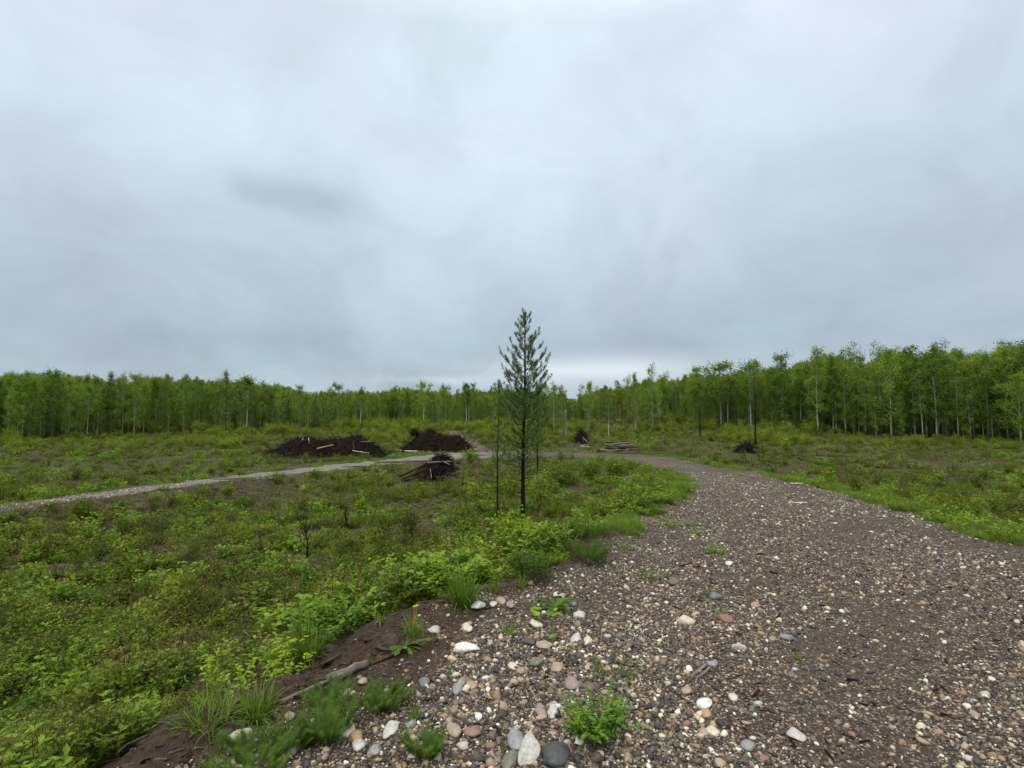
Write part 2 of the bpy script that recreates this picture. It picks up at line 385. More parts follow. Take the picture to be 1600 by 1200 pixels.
def terrain_mat():
    m, nt, p, o = newmat('earth_and_gravel')
    geo = N(nt, 'ShaderNodeNewGeometry'); P = geo.outputs['Position']
    at = lambda n: N(nt, 'ShaderNodeAttribute', attribute_name=n).outputs['Fac']
    # soil with moss and litter
    n1 = noise(nt, P, .35, 5, .6, .3); n2 = noise(nt, P, 2.6, 6, .65); n3 = noise(nt, P, 22, 5, .65)
    soil = ramp(nt, n3, [(.25, (.018, .012, .007)), (.5, (.045, .030, .019)), (.75, (.095, .066, .042))])
    moss = ramp(nt, n3, [(.25, (.026, .030, .008)), (.5, (.060, .068, .014)), (.78, (.12, .13, .027))])
    litter = ramp(nt, noise(nt, P, 14, 6, .75), [(.3, (.045, .030, .019)), (.5, (.095, .068, .038)), (.72, (.17, .13, .075))])
    mk = ramp(nt, math_n(nt, 'ADD', math_n(nt, 'MULTIPLY', n1, .5), math_n(nt, 'MULTIPLY', n2, .5)), [(.38, 0.), (.52, .9)])
    n4 = noise(nt, P, 7.5, 6, .7, .4)
    mk = math_n(nt, 'MULTIPLY', mk, ramp(nt, n4, [(.40, .12), (.56, 1.)]))
    g = mixc(nt, mk, mixc(nt, ramp(nt, n2, [(.42, 0.), (.58, .75)]), soil, litter), moss)
    g = mixc(nt, 1.0, g, ramp(nt, noise(nt, P, 11, 5, .7), [(.34, .42), (.5, 1.0), (.66, 1.5)]), 'MULTIPLY')
    bank = mixc(nt, ramp(nt, noise(nt, P, 5, 5, .6), [(.4, 0.), (.7, .6)]), ramp(nt, n3, [(.25, (.022, .014, .009)), (.5, (.058, .038, .024)), (.78, (.11, .076, .049))]), (.036, .023, .014))
    g = mixc(nt, at('soil'), g, bank); bank_c = bank
    # gravel: two sizes of stones in fine grit
    def stones(scale, seedoff):
        mp = N(nt, 'ShaderNodeMapping'); mp.inputs['Location'].default_value = (seedoff, seedoff * .7, 0); nt.links.new(P, mp.inputs[0])
        v = N(nt, 'ShaderNodeTexVoronoi'); v.inputs['Scale'].default_value = scale; nt.links.new(mp.outputs[0], v.inputs['Vector'])
        s = N(nt, 'ShaderNodeSeparateColor'); nt.links.new(v.outputs['Color'], s.inputs[0])
        col = ramp(nt, s.outputs[0], [(.0, (.035, .028, .022)), (.3, (.080, .063, .046)), (.55, (.145, .112, .078)), (.75, (.24, .19, .13)), (.88, (.42, .35, .25)), (.96, (.64, .57, .45)), (1., (.78, .73, .62))])
        d = v.outputs['Distance']
        return col, d, s.outputs[1]
    c1, d1, _ = stones(75, 0); c2, d2, s2 = stones(30, 4.1)
    dark = (.028, .019, .013)
    c1 = mixc(nt, ramp(nt, d1, [(.35, 0.), (.6, .85)]), c1, dark)
    big = math_n(nt, 'MULTIPLY', ramp(nt, d2, [(.34, 1.), (.42, 0.)]), ramp(nt, s2, [(.45, 0.), (.5, 1.)]))
    gr = mixc(nt, big, c1, c2)
    mud = ramp(nt, math_n(nt, 'ADD', math_n(nt, 'MULTIPLY', noise(nt, P, .55, 4, .6), .6), math_n(nt, 'MULTIPLY', noise(nt, P, 3.5, 4, .6), .4)), [(.42, 0.), (.60, .62)])
    gr = mixc(nt, mud, gr, ramp(nt, n3, [(.3, (.046, .034, .024)), (.7, (.105, .080, .057))]))
    gr = mixc(nt, math_n(nt, 'MULTIPLY', at('rut'), .45), gr, ramp(nt, n3, [(.3, (.050, .038, .028)), (.7, (.12, .095, .070))]))
    gr = mixc(nt, math_n(nt, 'MULTIPLY', at('trk'), .8), gr, ramp(nt, n2, [(.3, (.13, .118, .10)), (.7, (.30, .28, .25))]))
    gr = mixc(nt, at('soil'), gr, bank_c)
    col = mixc(nt, at('road'), g, gr)
    nt.links.new(col, p.inputs['Base Color'])
    ro = ramp(nt, n2, [(.3, .7), (.7, .95)]); nt.links.new(ro, p.inputs['Roughness'])
    p.inputs['Specular IOR Level'].default_value = .10
    hgt = math_n(nt, 'ADD', math_n(nt, 'MULTIPLY', math_n(nt, 'SUBTRACT', 1.0, d1), .4), n3)
    b = N(nt, 'ShaderNodeBump'); b.inputs['Strength'].default_value = .9; b.inputs['Distance'].default_value = .03
    nt.links.new(hgt, b.inputs['Height']); nt.links.new(b.outputs[0], p.inputs['Normal'])
    return m
build_terrain()

# ------------------------------------------------------------------ scattering (counted-by-nobody ground cover)
def scatter(name, protos, P, rot, scl, pid):
    col = bpy.data.collections.new(name + '_kinds')
    for k, me in enumerate(protos):
        o = bpy.data.objects.new('%s_kind_%02d' % (name, k), me); col.objects.link(o)
    me = bpy.data.meshes.new(name); me.vertices.add(len(P)); me.vertices.foreach_set('co', np.asarray(P, np.float32).ravel())
    a = me.attributes.new('rot', 'FLOAT_VECTOR', 'POINT'); a.data.foreach_set('vector', np.asarray(rot, np.float32).ravel())
    a = me.attributes.new('scl', 'FLOAT_VECTOR', 'POINT'); a.data.foreach_set('vector', np.asarray(scl, np.float32).ravel())
    a = me.attributes.new('pid', 'INT', 'POINT'); a.data.foreach_set('value', np.asarray(pid, np.int32))
    o = link(name, me, kind='stuff')
    g = bpy.data.node_groups.new(name, 'GeometryNodeTree')
    g.interface.new_socket('Geometry', in_out='INPUT', socket_type='NodeSocketGeometry')
    g.interface.new_socket('Geometry', in_out='OUTPUT', socket_type='NodeSocketGeometry')
    gi = g.nodes.new('NodeGroupInput'); go = g.nodes.new('NodeGroupOutput')
    ci = g.nodes.new('GeometryNodeCollectionInfo'); ci.inputs[0].default_value = col
    ci.inputs['Separate Children'].default_value = True; ci.inputs['Reset Children'].default_value = True
    ip = g.nodes.new('GeometryNodeInstanceOnPoints'); ip.inputs['Pick Instance'].default_value = True
    def na(nm, t):
        n = g.nodes.new('GeometryNodeInputNamedAttribute'); n.data_type = t; n.inputs[0].default_value = nm; return n.outputs[0]
    er = g.nodes.new('FunctionNodeEulerToRotation'); g.links.new(na('rot', 'FLOAT_VECTOR'), er.inputs[0])
    g.links.new(gi.outputs[0], ip.inputs['Points']); g.links.new(ci.outputs[0], ip.inputs['Instance'])
    g.links.new(na('pid', 'INT'), ip.inputs['Instance Index']); g.links.new(er.outputs[0], ip.inputs['Rotation'])
    g.links.new(na('scl', 'FLOAT_VECTOR'), ip.inputs['Scale']); g.links.new(ip.outputs[0], go.inputs[0])
    md = o.modifiers.new('scatter', 'NODES'); md.node_group = g
    return o
def polar(n, r0, r1, a0=-54, a1=54, power=0.0):
    """points whose density falls with the square of the distance"""
    u = RNG.uniform(0, 1, n); r = r0 * (r1 / r0) ** u
    a = np.radians(RNG.uniform(a0, a1, n)); return r * np.sin(a), r * np.cos(a), r

# ---- stones
def ico(sub):
    import bmesh
    bm = bmesh.new(); bmesh.ops.create_icosphere(bm, subdivisions=sub, radius=1)
    V = np.array([v.co[:] for v in bm.verts]); T = np.array([[v.index for v in f.verts] for f in bm.faces]); bm.free(); return V, T
I1, I2, I3 = ico(1), ico(2), ico(3)
def stone_shape(I, seed, flat=(1, .75, .5), rough=.18, ang=0.0):
    rg = np.random.default_rng(seed); V = I[0].copy()
    for k in range(5):
        d = norm(rg.normal(size=(1, 3)))[0]; f = rg.uniform(1, 2.6)
        V = V * (1 + rough * .45 * np.sin(f * (I[0] @ d) * 2 + rg.uniform(0, 6)))[:, None]
    if ang:
        for k in range(7):
            d = norm(rg.normal(size=(1, 3)))[0]; c = rg.uniform(.55, .85)
            s = V @ d; V = V - np.maximum(s - c, 0)[:, None] * d
    return V * np.array(flat), I[1]
STONE_STOPS = [(.0, (.026, .023, .020)), (.20, (.055, .045, .034)), (.40, (.105, .080, .055)), (.54, (.18, .135, .088)), (.62, (.13, .130, .118)),
               (.71, (.34, .26, .15)), (.79, (.26, .15, .085)), (.88, (.46, .38, .24)), (.95, (.62, .55, .41)), (1., (.78, .73, .61))]
def stonemat(name, stops, rnd=1.0, fixed=None):
    m, nt, p, o = newmat(name)
    tc = N(nt, 'ShaderNodeTexCoord'); oi = N(nt, 'ShaderNodeObjectInfo')
    base = ramp(nt, oi.outputs['Random'], stops, 'LINEAR') if fixed is None else None
    sp = noise(nt, tc.outputs['Object'], 3.0 if fixed is None else 26, 6, .65)
    var = ramp(nt, sp, [(.3, .62), (.5, .95), (.7, 1.18)])
    if fixed is None: col = mixc(nt, 1.0, base, var, 'MULTIPLY')
    else:
        col = mixc(nt, 1.0, fixed, var, 'MULTIPLY')
        vein = ramp(nt, noise(nt, tc.outputs['Object'], 9, 3, .5, 1.5), [(.47, 0.), (.5, .5), (.53, 0.)])
        col = mixc(nt, vein, col, tuple(c * .55 for c in fixed))
        pit = ramp(nt, noise(nt, tc.outputs['Object'], 85, 3, .5), [(.34, .55), (.42, 0.)])
        col = mixc(nt, pit, col, tuple(c * .4 for c in fixed))
    nt.links.new(col, p.inputs['Base Color']); p.inputs['Roughness'].default_value = .5; p.inputs['Specular IOR Level'].default_value = .4
    b = N(nt, 'ShaderNodeBump'); b.inputs['Strength'].default_value = .35; b.inputs['Distance'].default_value = .004
    nt.links.new(sp, b.inputs['Height']); nt.links.new(b.outputs[0], p.inputs['Normal'])
    return m
pebmat = stonemat('pebble', STONE_STOPS)
def pebbles():
    protos = []
    for k in range(7):
        fl = [(1, .8, .6), (1, .65, .45), (1, .9, .7), (1, .55, .5), (1, .8, .35), (1, .7, .6), (1, .45, .4)][k]
        V, T = stone_shape(I2 if k < 4 else I1, 40 + k, fl, .3, ang=1 if k in (1, 3, 5, 6) else 0)
        protos.append(MB().add(V, T=T).mesh('pebble', pebmat, k not in (5,)))
    x, y, r = polar(370000, 1.7, 26)
    sdd, basin, ins, _ = zones(x, y)
    cl = fbm(x, y, 1.3, 4, 31); rutt = rutf(x, y)
    p = np.where(sdd < .05, .38 + 1.5 * ss(.40, .62, cl), 0.0) * (1 - .50 * rutt)
    p = np.where((sdd >= .05) & basin & (r < 9), .05 * np.exp(-sdd / .4), p)
    p = p * np.where((r < 10) & (x < .2 * y) & (seg_dist(x, y, inner) < 1.2), 1 - .85 * (1 - ss(0, .16, -(sdd + .26 * ss(.42, .62, fbm(x, y, 1.1, 3, 23))))), 1)
    keep = RNG.uniform(0, 1, len(x)) < p
    x, y, r, sdd = x[keep], y[keep], r[keep], sdd[keep]; n = len(x)
    s = np.exp(RNG.normal(math.log(.0050), .58, n)) * (1 + .075 * r) ; s = np.clip(s, .0024, .026)
    coarse = (r < 6.5) & (x < .22 * y); s = np.where(coarse, s * RNG.uniform(.95, 1.25, n), s)
    z = H(x, y) + s * .15
    rot = np.stack([RNG.normal(0, .25, n), RNG.normal(0, .25, n), RNG.uniform(0, 6.28, n)], 1)
    scl = np.stack([s, s, s], 1) * RNG.uniform(.85, 1.15, (n, 3))
    o = scatter('gravel', protos, np.stack([x, y, z], 1), rot, scl, RNG.integers(0, 7, n))
    # thin wood and bark chips trodden into the gravel
    mb = MB(); V = np.array([[-1, -.2, 0], [1, -.12, 0], [.9, .15, 0], [-.8, .22, 0], [-.9, -.15, .2], [.9, -.1, .16], [.8, .12, .14], [-.7, .17, .2]])
    mb.add(V, Q=[[4, 5, 6, 7], [0, 1, 5, 4], [1, 2, 6, 5], [2, 3, 7, 6], [3, 0, 4, 7]])
    chips = [mb.mesh('chip', G['drift'])]
    mb = MB(); V2 = V * [1, .6, 1.3]; mb.add(V2, Q=[[4, 5, 6, 7], [0, 1, 5, 4], [1, 2, 6, 5], [2, 3, 7, 6], [3, 0, 4, 7]])
    chips.append(mb.mesh('chip', G['twig']))
    x, y, r = polar(9000, 1.8, 16); sdd, basin, ins, _ = zones(x, y)
    k = (sdd < .5) & (RNG.uniform(0, 1, len(x)) < .8) & ((sdd < .1) | basin)
    x, y, r = x[k], y[k], r[k]; n = len(x)
    s = np.exp(RNG.normal(math.log(.014), .5, n)) * (1 + .05 * r)
    rot = np.stack([RNG.normal(0, .2, n), RNG.normal(0, .2, n), RNG.normal(.4, 1.0, n)], 1)
    scatter('wood_litter', chips, np.stack([x, y, H(x, y) + .002], 1), rot, np.stack([s, s, s], 1), RNG.integers(0, 2, n))
pebbles()

# named stones: px, py, width px, height px, tone, label
TONE = dict(cream=(.60, .53, .40), white=(.72, .69, .61), grey=(.27, .265, .255), dark=(.065, .068, .064), tan=(.36, .28, .19),
            pink=(.29, .225, .20), red=(.27, .15, .105), orange=(.40, .26, .13), brown=(.155, .11, .083), pale=(.50, .47, .41), blue=(.155, .165, .175), olive=(.17, .16, .105))
stone_mats = {k: stonemat(k + '_stone', None, fixed=v) for k, v in TONE.items()}
STONES = [
 (828, 1160, 29, 62, 'pale', 'long pointed pale stone standing out at the bottom of the gravel', 1),
 (868, 1177, 34, 36, 'dark', 'dark greenish grey cobble right beside the long pointed pale stone', 0),
 (805, 1150, 20, 30, 'grey', 'grey rounded cobble touching the long pointed pale stone on its upper side', 0),
 (797, 1182, 17, 26, 'olive', 'olive brown cobble below the grey one beside the long pointed stone', 0),
 (541, 1134, 24, 26, 'cream', 'round cream cobble with a curved crack beside a feathery horsetail clump', 0),
 (556, 1150, 24, 20, 'orange', 'orange brown stone just under the round cracked cream cobble', 1),
 (559, 1163, 16, 16, 'pale', 'small pale pebble below the orange brown stone', 0),
 (374, 1152, 32, 22, 'cream', 'large speckled cream cobble under the grass at the bottom left', 0),
 (611, 1136, 17, 22, 'pale', 'upright pale grey cobble between two green tufts near the bottom', 0),
 (586, 1172, 16, 14, 'grey', 'greenish grey cobble low in the gravel under the orange brown stone', 0),
 (726, 1014, 38, 17, 'white', 'oblong chalk white stone lying flat, the brightest in the gravel', 1),
 (717, 1069, 17, 24, 'grey', 'angular light grey stone below the oblong white one', 1),
 (738, 1071, 16, 13, 'orange', 'small orange stone beside the angular light grey stone', 0),
 (709, 1138, 20, 20, 'tan', 'rounded tan cobble left of the reddish brown one', 0),
 (738, 1141, 26, 18, 'red', 'flat reddish brown stone near the bottom, right of a tan cobble', 1),
 (748, 945, 23, 17, 'white', 'big white stone at the top of the bank below the spiky grass tuft', 1),
 (771, 943, 11, 9, 'cream', 'small cream pebble directly right of the white bank stone', 0),
 (783, 937, 15, 12, 'tan', 'tan pebble second to the right of the white bank stone', 0),
 (798, 944, 13, 11, 'pink', 'pinkish pebble third to the right of the white bank stone', 0),
 (838, 974, 21, 18, 'cream', 'cream stone with a notched lower edge under the spidery dandelion', 1),
 (905, 961, 18, 12, 'pale', 'smooth pale oval cobble right of the spidery dandelion', 0),
 (892, 943, 15, 9, 'grey', 'flat grey pebble above the smooth pale oval cobble', 0),
 (827, 1001, 18, 15, 'dark', 'dark angular stone above the tan one in the middle of the gravel', 1),
 (849, 1007, 20, 14, 'tan', 'brownish yellow stone right of the dark angular stone', 1),
 (901, 995, 15, 15, 'pale', 'round pale grey pebble in the open gravel left of the speckled one', 0),
 (918, 1000, 13, 12, 'cream', 'speckled cream pebble right of the round pale grey one', 0),
 (839, 1033, 20, 18, 'olive', 'dull yellow brown cobble in the middle of the gravel', 0),
 (801, 1040, 13, 12, 'cream', 'cream pebble left of the dull yellow brown cobble', 0),
 (871, 1041, 15, 16, 'tan', 'tan oval pebble right of the dull yellow brown cobble', 0),
 (895, 1067, 22, 20, 'pink', 'purplish pink cobble just above the leafy green weed', 0),
 (921, 1073, 24, 13, 'brown', 'brown stone wedged behind the leafy green weed', 1),
 (843, 1108, 15, 16, 'pink', 'striped pinkish pebble left of a pair of pale pebbles', 0),
 (864, 1106, 15, 20, 'pale', 'upright pale pebble of a pair left of the leafy weed', 0),
 (848, 1117, 13, 13, 'tan', 'tan pebble under the striped pinkish pebble', 0),
 (1100, 1099, 19, 16, 'white', 'clean white cobble right of the leafy weed', 0),
 (1104, 1115, 15, 12, 'orange', 'orange pebble just below the clean white cobble', 0),
 (1113, 1143, 17, 12, 'cream', 'yellowish cream pebble below the orange pebble', 0),
 (1100, 1142, 11, 11, 'tan', 'tan pebble touching the yellowish cream one', 0),
 (1168, 1163, 17, 15, 'grey', 'grey oval cobble in the muddy wheel rut at the bottom right', 0),
 (1243, 1147, 20, 17, 'pale', 'slanting oblong pale stone in the rut at the right', 1),
 (1052, 907, 15, 14, 'brown', 'round brown ball shaped cobble standing up from the road', 0),
 (1117, 932, 18, 11, 'blue', 'blue grey striped cobble beside a small grass patch on the road', 0),
 (1180, 944, 10, 10, 'orange', 'single orange pebble alone on the muddy road', 0),
 (1129, 967, 27, 13, 'red', 'long reddish brown stone with grass sprouting behind it', 1),
 (1075, 971, 30, 13, 'cream', 'long cream stone left of the reddish brown one', 1),
 (1156, 1012, 21, 9, 'pale', 'flat pale grey slab flush with the muddy road', 1),
 (1229, 996, 20, 10, 'grey', 'flat grey slab in the mud right of the pale one', 1),
 (1112, 1037, 18, 7, 'grey', 'thin grey flat stone above the broken wood slivers', 1),
 (1073, 1078, 13, 11, 'tan', 'tan pebble left below the broken wood slivers', 0),
 (1145, 1088, 12, 12, 'cream', 'oval cream pebble right above the clean white cobble', 0),
 (1140, 880, 12, 6, 'white', 'small flat white stone on the far stretch of gravel', 1),
 (578, 963, 10, 8, 'white', 'white pebble alone on the brown soil slope', 0),
 (703, 896, 11, 6, 'white', 'white pebble peeking out above the spiky grass tuft', 0),
 (730, 980, 16, 14, 'cream', 'cream pebble on the gravel edge right of the flowering tuft', 0),
 (679, 985, 22, 11, 'pale', 'flat pale stone half hidden by the flowering tuft', 1),
 (452, 1118, 13, 11, 'tan', 'tan pebble on the soil left of the feathery horsetails', 0),
 (566, 1064, 12, 9, 'tan', 'tan pebble beside the fallen weathered branch', 0),
 (541, 1082, 15, 12, 'cream', 'cream pebble above the round cracked cobble', 0),
 (747, 1117, 13, 12, 'white', 'white broken pebble above the reddish brown stone', 1),
 (664, 1064, 15, 14, 'blue', 'blue grey cobble left of the angular light grey stone', 0),
]
def place_stone(px, py, wpx, hpx, tone, label, ang, k, group='large stones in the gravel'):
    p = hit(px, py + hpx * .25); dist = math.sqrt(p[0] ** 2 + p[1] ** 2 + (EYE - p[2]) ** 2)
    sz = dist / F * 1.0
    wd = wpx * sz; hh = hpx * sz
    el = math.atan2(EYE - p[2], math.hypot(p[0], p[1]))
    # footprint depth chosen so that the foreshortened outline has the seen height
    th = wd * (.55 if not ang else .5); dep = max(wd * .55, (hh - th * math.cos(el) * .6) / math.sin(el))
    dep = min(dep, wd * 2.6)
    V, T = stone_shape(I3, 300 + k, (wd * .5, dep * .5, max(th * .5, .006)), .16, ang)
    if label.startswith('long pointed'):
        t = V[:, 1] / (dep * .5); V[:, 0] *= (1 - .45 * np.clip(t, 0, 1) ** 2) ; V[:, 2] *= 1.0
    me = MB().add(V, T=T).mesh('stone', stone_mats[tone], True)
    o = link('stone', me, None, (p[0], p[1], p[2] + th * .22), label=label, category='stone', group=group)
    o.rotation_euler = (0, 0, -math.atan2(p[0], p[1]) + random.uniform(-.25, .25))
    return o
for k, s in enumerate(STONES): place_stone(*s, k)
# further cobbles that only look and place tell apart
def cobbles():
    protos = {}
    for tone in ('cream', 'grey', 'tan', 'pink', 'brown', 'pale', 'dark', 'red'):
        V, T = stone_shape(I2, 900 + len(protos), (.5, .38, .26), .25, 1 if tone in ('dark', 'pink') else 0)
        protos[tone] = MB().add(V, T=T).mesh('cobble', stone_mats[tone], True)
    words = dict(cream='cream', grey='grey', tan='tan', pink='pinkish', brown='brown', pale='pale grey', dark='blackish', red='rusty red')
    done = 0; tries = 0
    while done < 170 and tries < 4000:
        tries += 1
        r = 2.2 * (9 / 2.2) ** random.random() ** 1.25; a = math.radians(random.uniform(-44, 44)); x, y = r * math.sin(a), r * math.cos(a)
        sdd, basin, ins, _ = zones(np.array([x]), np.array([y]))
        if sdd[0] > .0: continue
        if x > 1.4 and random.random() < .55: continue
        if any(math.hypot(x - q[0], y - q[1]) < .09 for q in PLACED): continue
        tone = random.choice(list(protos)); s = random.uniform(.030, .055) * (1.15 if r < 4 else 1)
        z = float(H(x, y)); PLACED.append((x, y))
        side = 'in the muddy road' if x > .25 * y else ('left of the long pointed stone' if x < 0.02 * y else 'around the leafy weed')
        dd = 'close' if r < 3.6 else ('halfway' if r < 5.6 else 'farther up')
        lab = '%s cobble from the left %s, %s' % (words[tone], side, {'close': 'nearest stretch', 'halfway': 'middle stretch', 'farther up': 'far stretch'}[dd])
        o = link('cobble', protos[tone], None, (x, y, z + s * .1), label=lab, category='stone', group='small cobbles in the gravel')
        o.scale = (s * random.uniform(.85, 1.2), s * random.uniform(.85, 1.2), s); o.rotation_euler = (random.uniform(-.2, .2), random.uniform(-.2, .2), random.uniform(0, 6.28))
        done += 1
PLACED = [(o.location.x, o.location.y) for o in C.objects if o.name.startswith('stone')]
cobbles()

# ------------------------------------------------------------------ plants
def grass_tuft(n=60, h=.3, spread=.08, lean=.5, w=.006, seed=1, K=4, droop=.25):
    rg = np.random.default_rng(seed); mb = MB()
    a = rg.uniform(0, 6.28, n); rr = spread * np.sqrt(rg.uniform(0, 1, n))
    base = np.stack([rr * np.cos(a), rr * np.sin(a), np.full(n, -.01)], 1)
    ln = lean * 1.5 * rg.uniform(0.05, 1, n) ** .8; a2 = a + rg.normal(0, .9, n)
    d = np.stack([ln * np.cos(a2), ln * np.sin(a2), np.ones(n)], 1)
    up = np.stack([-np.cos(a2), -np.sin(a2), np.zeros(n) + .1], 1)
    L = h * rg.uniform(.5, 1.1, n)
    strips(mb, base, d, up, L, w * rg.uniform(.7, 1.3, n), K, (1, .95, .75, .45, .03) if K == 4 else (1, .7, .03), droop * 1.6 * rg.uniform(.3, 1.8, n) * ln / lean, rg.uniform(0, 1, n), .2)
    return mb
def leafy(ns=14, h=.3, spread=.12, leaf=.05, per=9, seed=1, ratio=.55, lean=.5, K=3, stemv=.1, top=False):
    rg = np.random.default_rng(seed); mb = MB()
    for i in range(ns):
        a = rg.uniform(0, 6.28); r0 = spread * math.sqrt(rg.uniform(0, 1)) * .6
        b = np.array([r0 * math.cos(a), r0 * math.sin(a), -.01]); l = lean * rg.uniform(.1, 1)
        hh = h * rg.uniform(.55, 1.05); t = np.linspace(0, 1, 4)[:, None]
        P = b + np.array([l * math.cos(a), l * math.sin(a), 0]) * hh * t ** 1.5 + np.array([0, 0, 1.]) * hh * t * (1 - .15 * l)
        tube(mb, P, np.linspace(.0022, .001, 4) * (h / .3) ** .5, 3, stemv, cap=False)
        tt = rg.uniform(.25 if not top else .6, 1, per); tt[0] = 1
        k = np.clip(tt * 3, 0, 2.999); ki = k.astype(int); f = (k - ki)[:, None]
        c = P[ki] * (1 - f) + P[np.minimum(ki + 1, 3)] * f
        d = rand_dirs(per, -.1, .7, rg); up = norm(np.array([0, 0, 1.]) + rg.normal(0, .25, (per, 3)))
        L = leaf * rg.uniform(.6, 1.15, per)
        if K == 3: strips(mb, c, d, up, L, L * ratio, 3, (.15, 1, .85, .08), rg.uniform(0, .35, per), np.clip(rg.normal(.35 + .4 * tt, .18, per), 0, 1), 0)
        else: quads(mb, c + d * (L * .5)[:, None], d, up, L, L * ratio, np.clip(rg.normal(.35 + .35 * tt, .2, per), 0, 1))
    return mb
def rosette(n=14, L=.18, seed=1, rise=.5):
    rg = np.random.default_rng(seed); mb = MB(); a = np.arange(n) * 2.4 + rg.normal(0, .2, n)
    d = np.stack([np.cos(a), np.sin(a), rise * rg.uniform(.2, 1.2, n)], 1)
    LL = L * rg.uniform(.6, 1.1, n)
    strips(mb, np.zeros((n, 3)), d, np.array([0, 0, 1.]), LL, LL * .24, 6, (.12, .5, .28, .9, .5, 1.0, .05), rg.uniform(.2, .6, n), rg.uniform(.2, .9, n), 0)
    return mb
def horsetail(n=26, h=.2, spread=.1, seed=1):
    rg = np.random.default_rng(seed); mb = MB()
    for i in range(n):
        a = rg.uniform(0, 6.28); r0 = spread * math.sqrt(rg.uniform(0, 1)); l = .95 * rg.uniform(0, 1)
        b = np.array([r0 * math.cos(a), r0 * math.sin(a), 0]); d = norm(np.array([l * math.cos(a), l * math.sin(a), 1.])); hh = h * rg.uniform(.5, 1.1)
        tube(mb, [b, b + d * hh * .5, b + d * hh], [.0016, .0013, .0006], 3, .3, cap=False)
        nw = 9
        for k in range(nw):
            t = .2 + .78 * k / nw; c = b + d * hh * t; m = 8; aa = np.arange(m) * 6.283 / m + rg.uniform(0, 1)
            dd = np.stack([np.cos(aa), np.sin(aa), np.full(m, .75)], 1)
            strips(mb, np.repeat(c[None], m, 0), dd, np.array([0, 0, 1.]), hh * .26 * (1.15 - t) + .012, .0022, 1, (1, .3), .1, rg.uniform(.1, 1, m))
    return mb
def bush(n=900, R=.5, Hh=.8, leaf=.06, seed=1, nst=14, stemmat=False):
    rg = np.random.default_rng(seed); mb = MB(); st = MB()
    tips = []
    for i in range(nst):
        a = rg.uniform(0, 6.28); l = rg.uniform(.1, 1) * R; hh = Hh * rg.uniform(.6, 1.05) * (1 - .35 * (l / R) ** 2)
        t = np.linspace(0, 1, 5)[:, None]; P = np.array([l * math.cos(a), l * math.sin(a), 0]) * t ** 1.2 + np.array([0, 0, hh]) * t + rg.normal(0, .03 * Hh, (5, 3)) * t
        tube(st, P, np.linspace(.012, .003, 5) * Hh, 4, rg.uniform(0, 1), cap=False)
        tips.append(P)
    per = n // nst
    for P in tips:
        k = rg.integers(1, 4, per); f = rg.uniform(0, 1, per)[:, None]
        c = P[k] * (1 - f) + P[k + 1] * f + rg.normal(0, 1, (per, 3)) * R * np.array([.17, .17, .12])
        c[:, 2] = np.maximum(c[:, 2], .03)
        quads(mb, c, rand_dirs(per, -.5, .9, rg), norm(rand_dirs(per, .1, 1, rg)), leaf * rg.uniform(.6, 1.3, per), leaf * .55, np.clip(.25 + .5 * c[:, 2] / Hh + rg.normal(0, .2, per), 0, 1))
    return mb, st

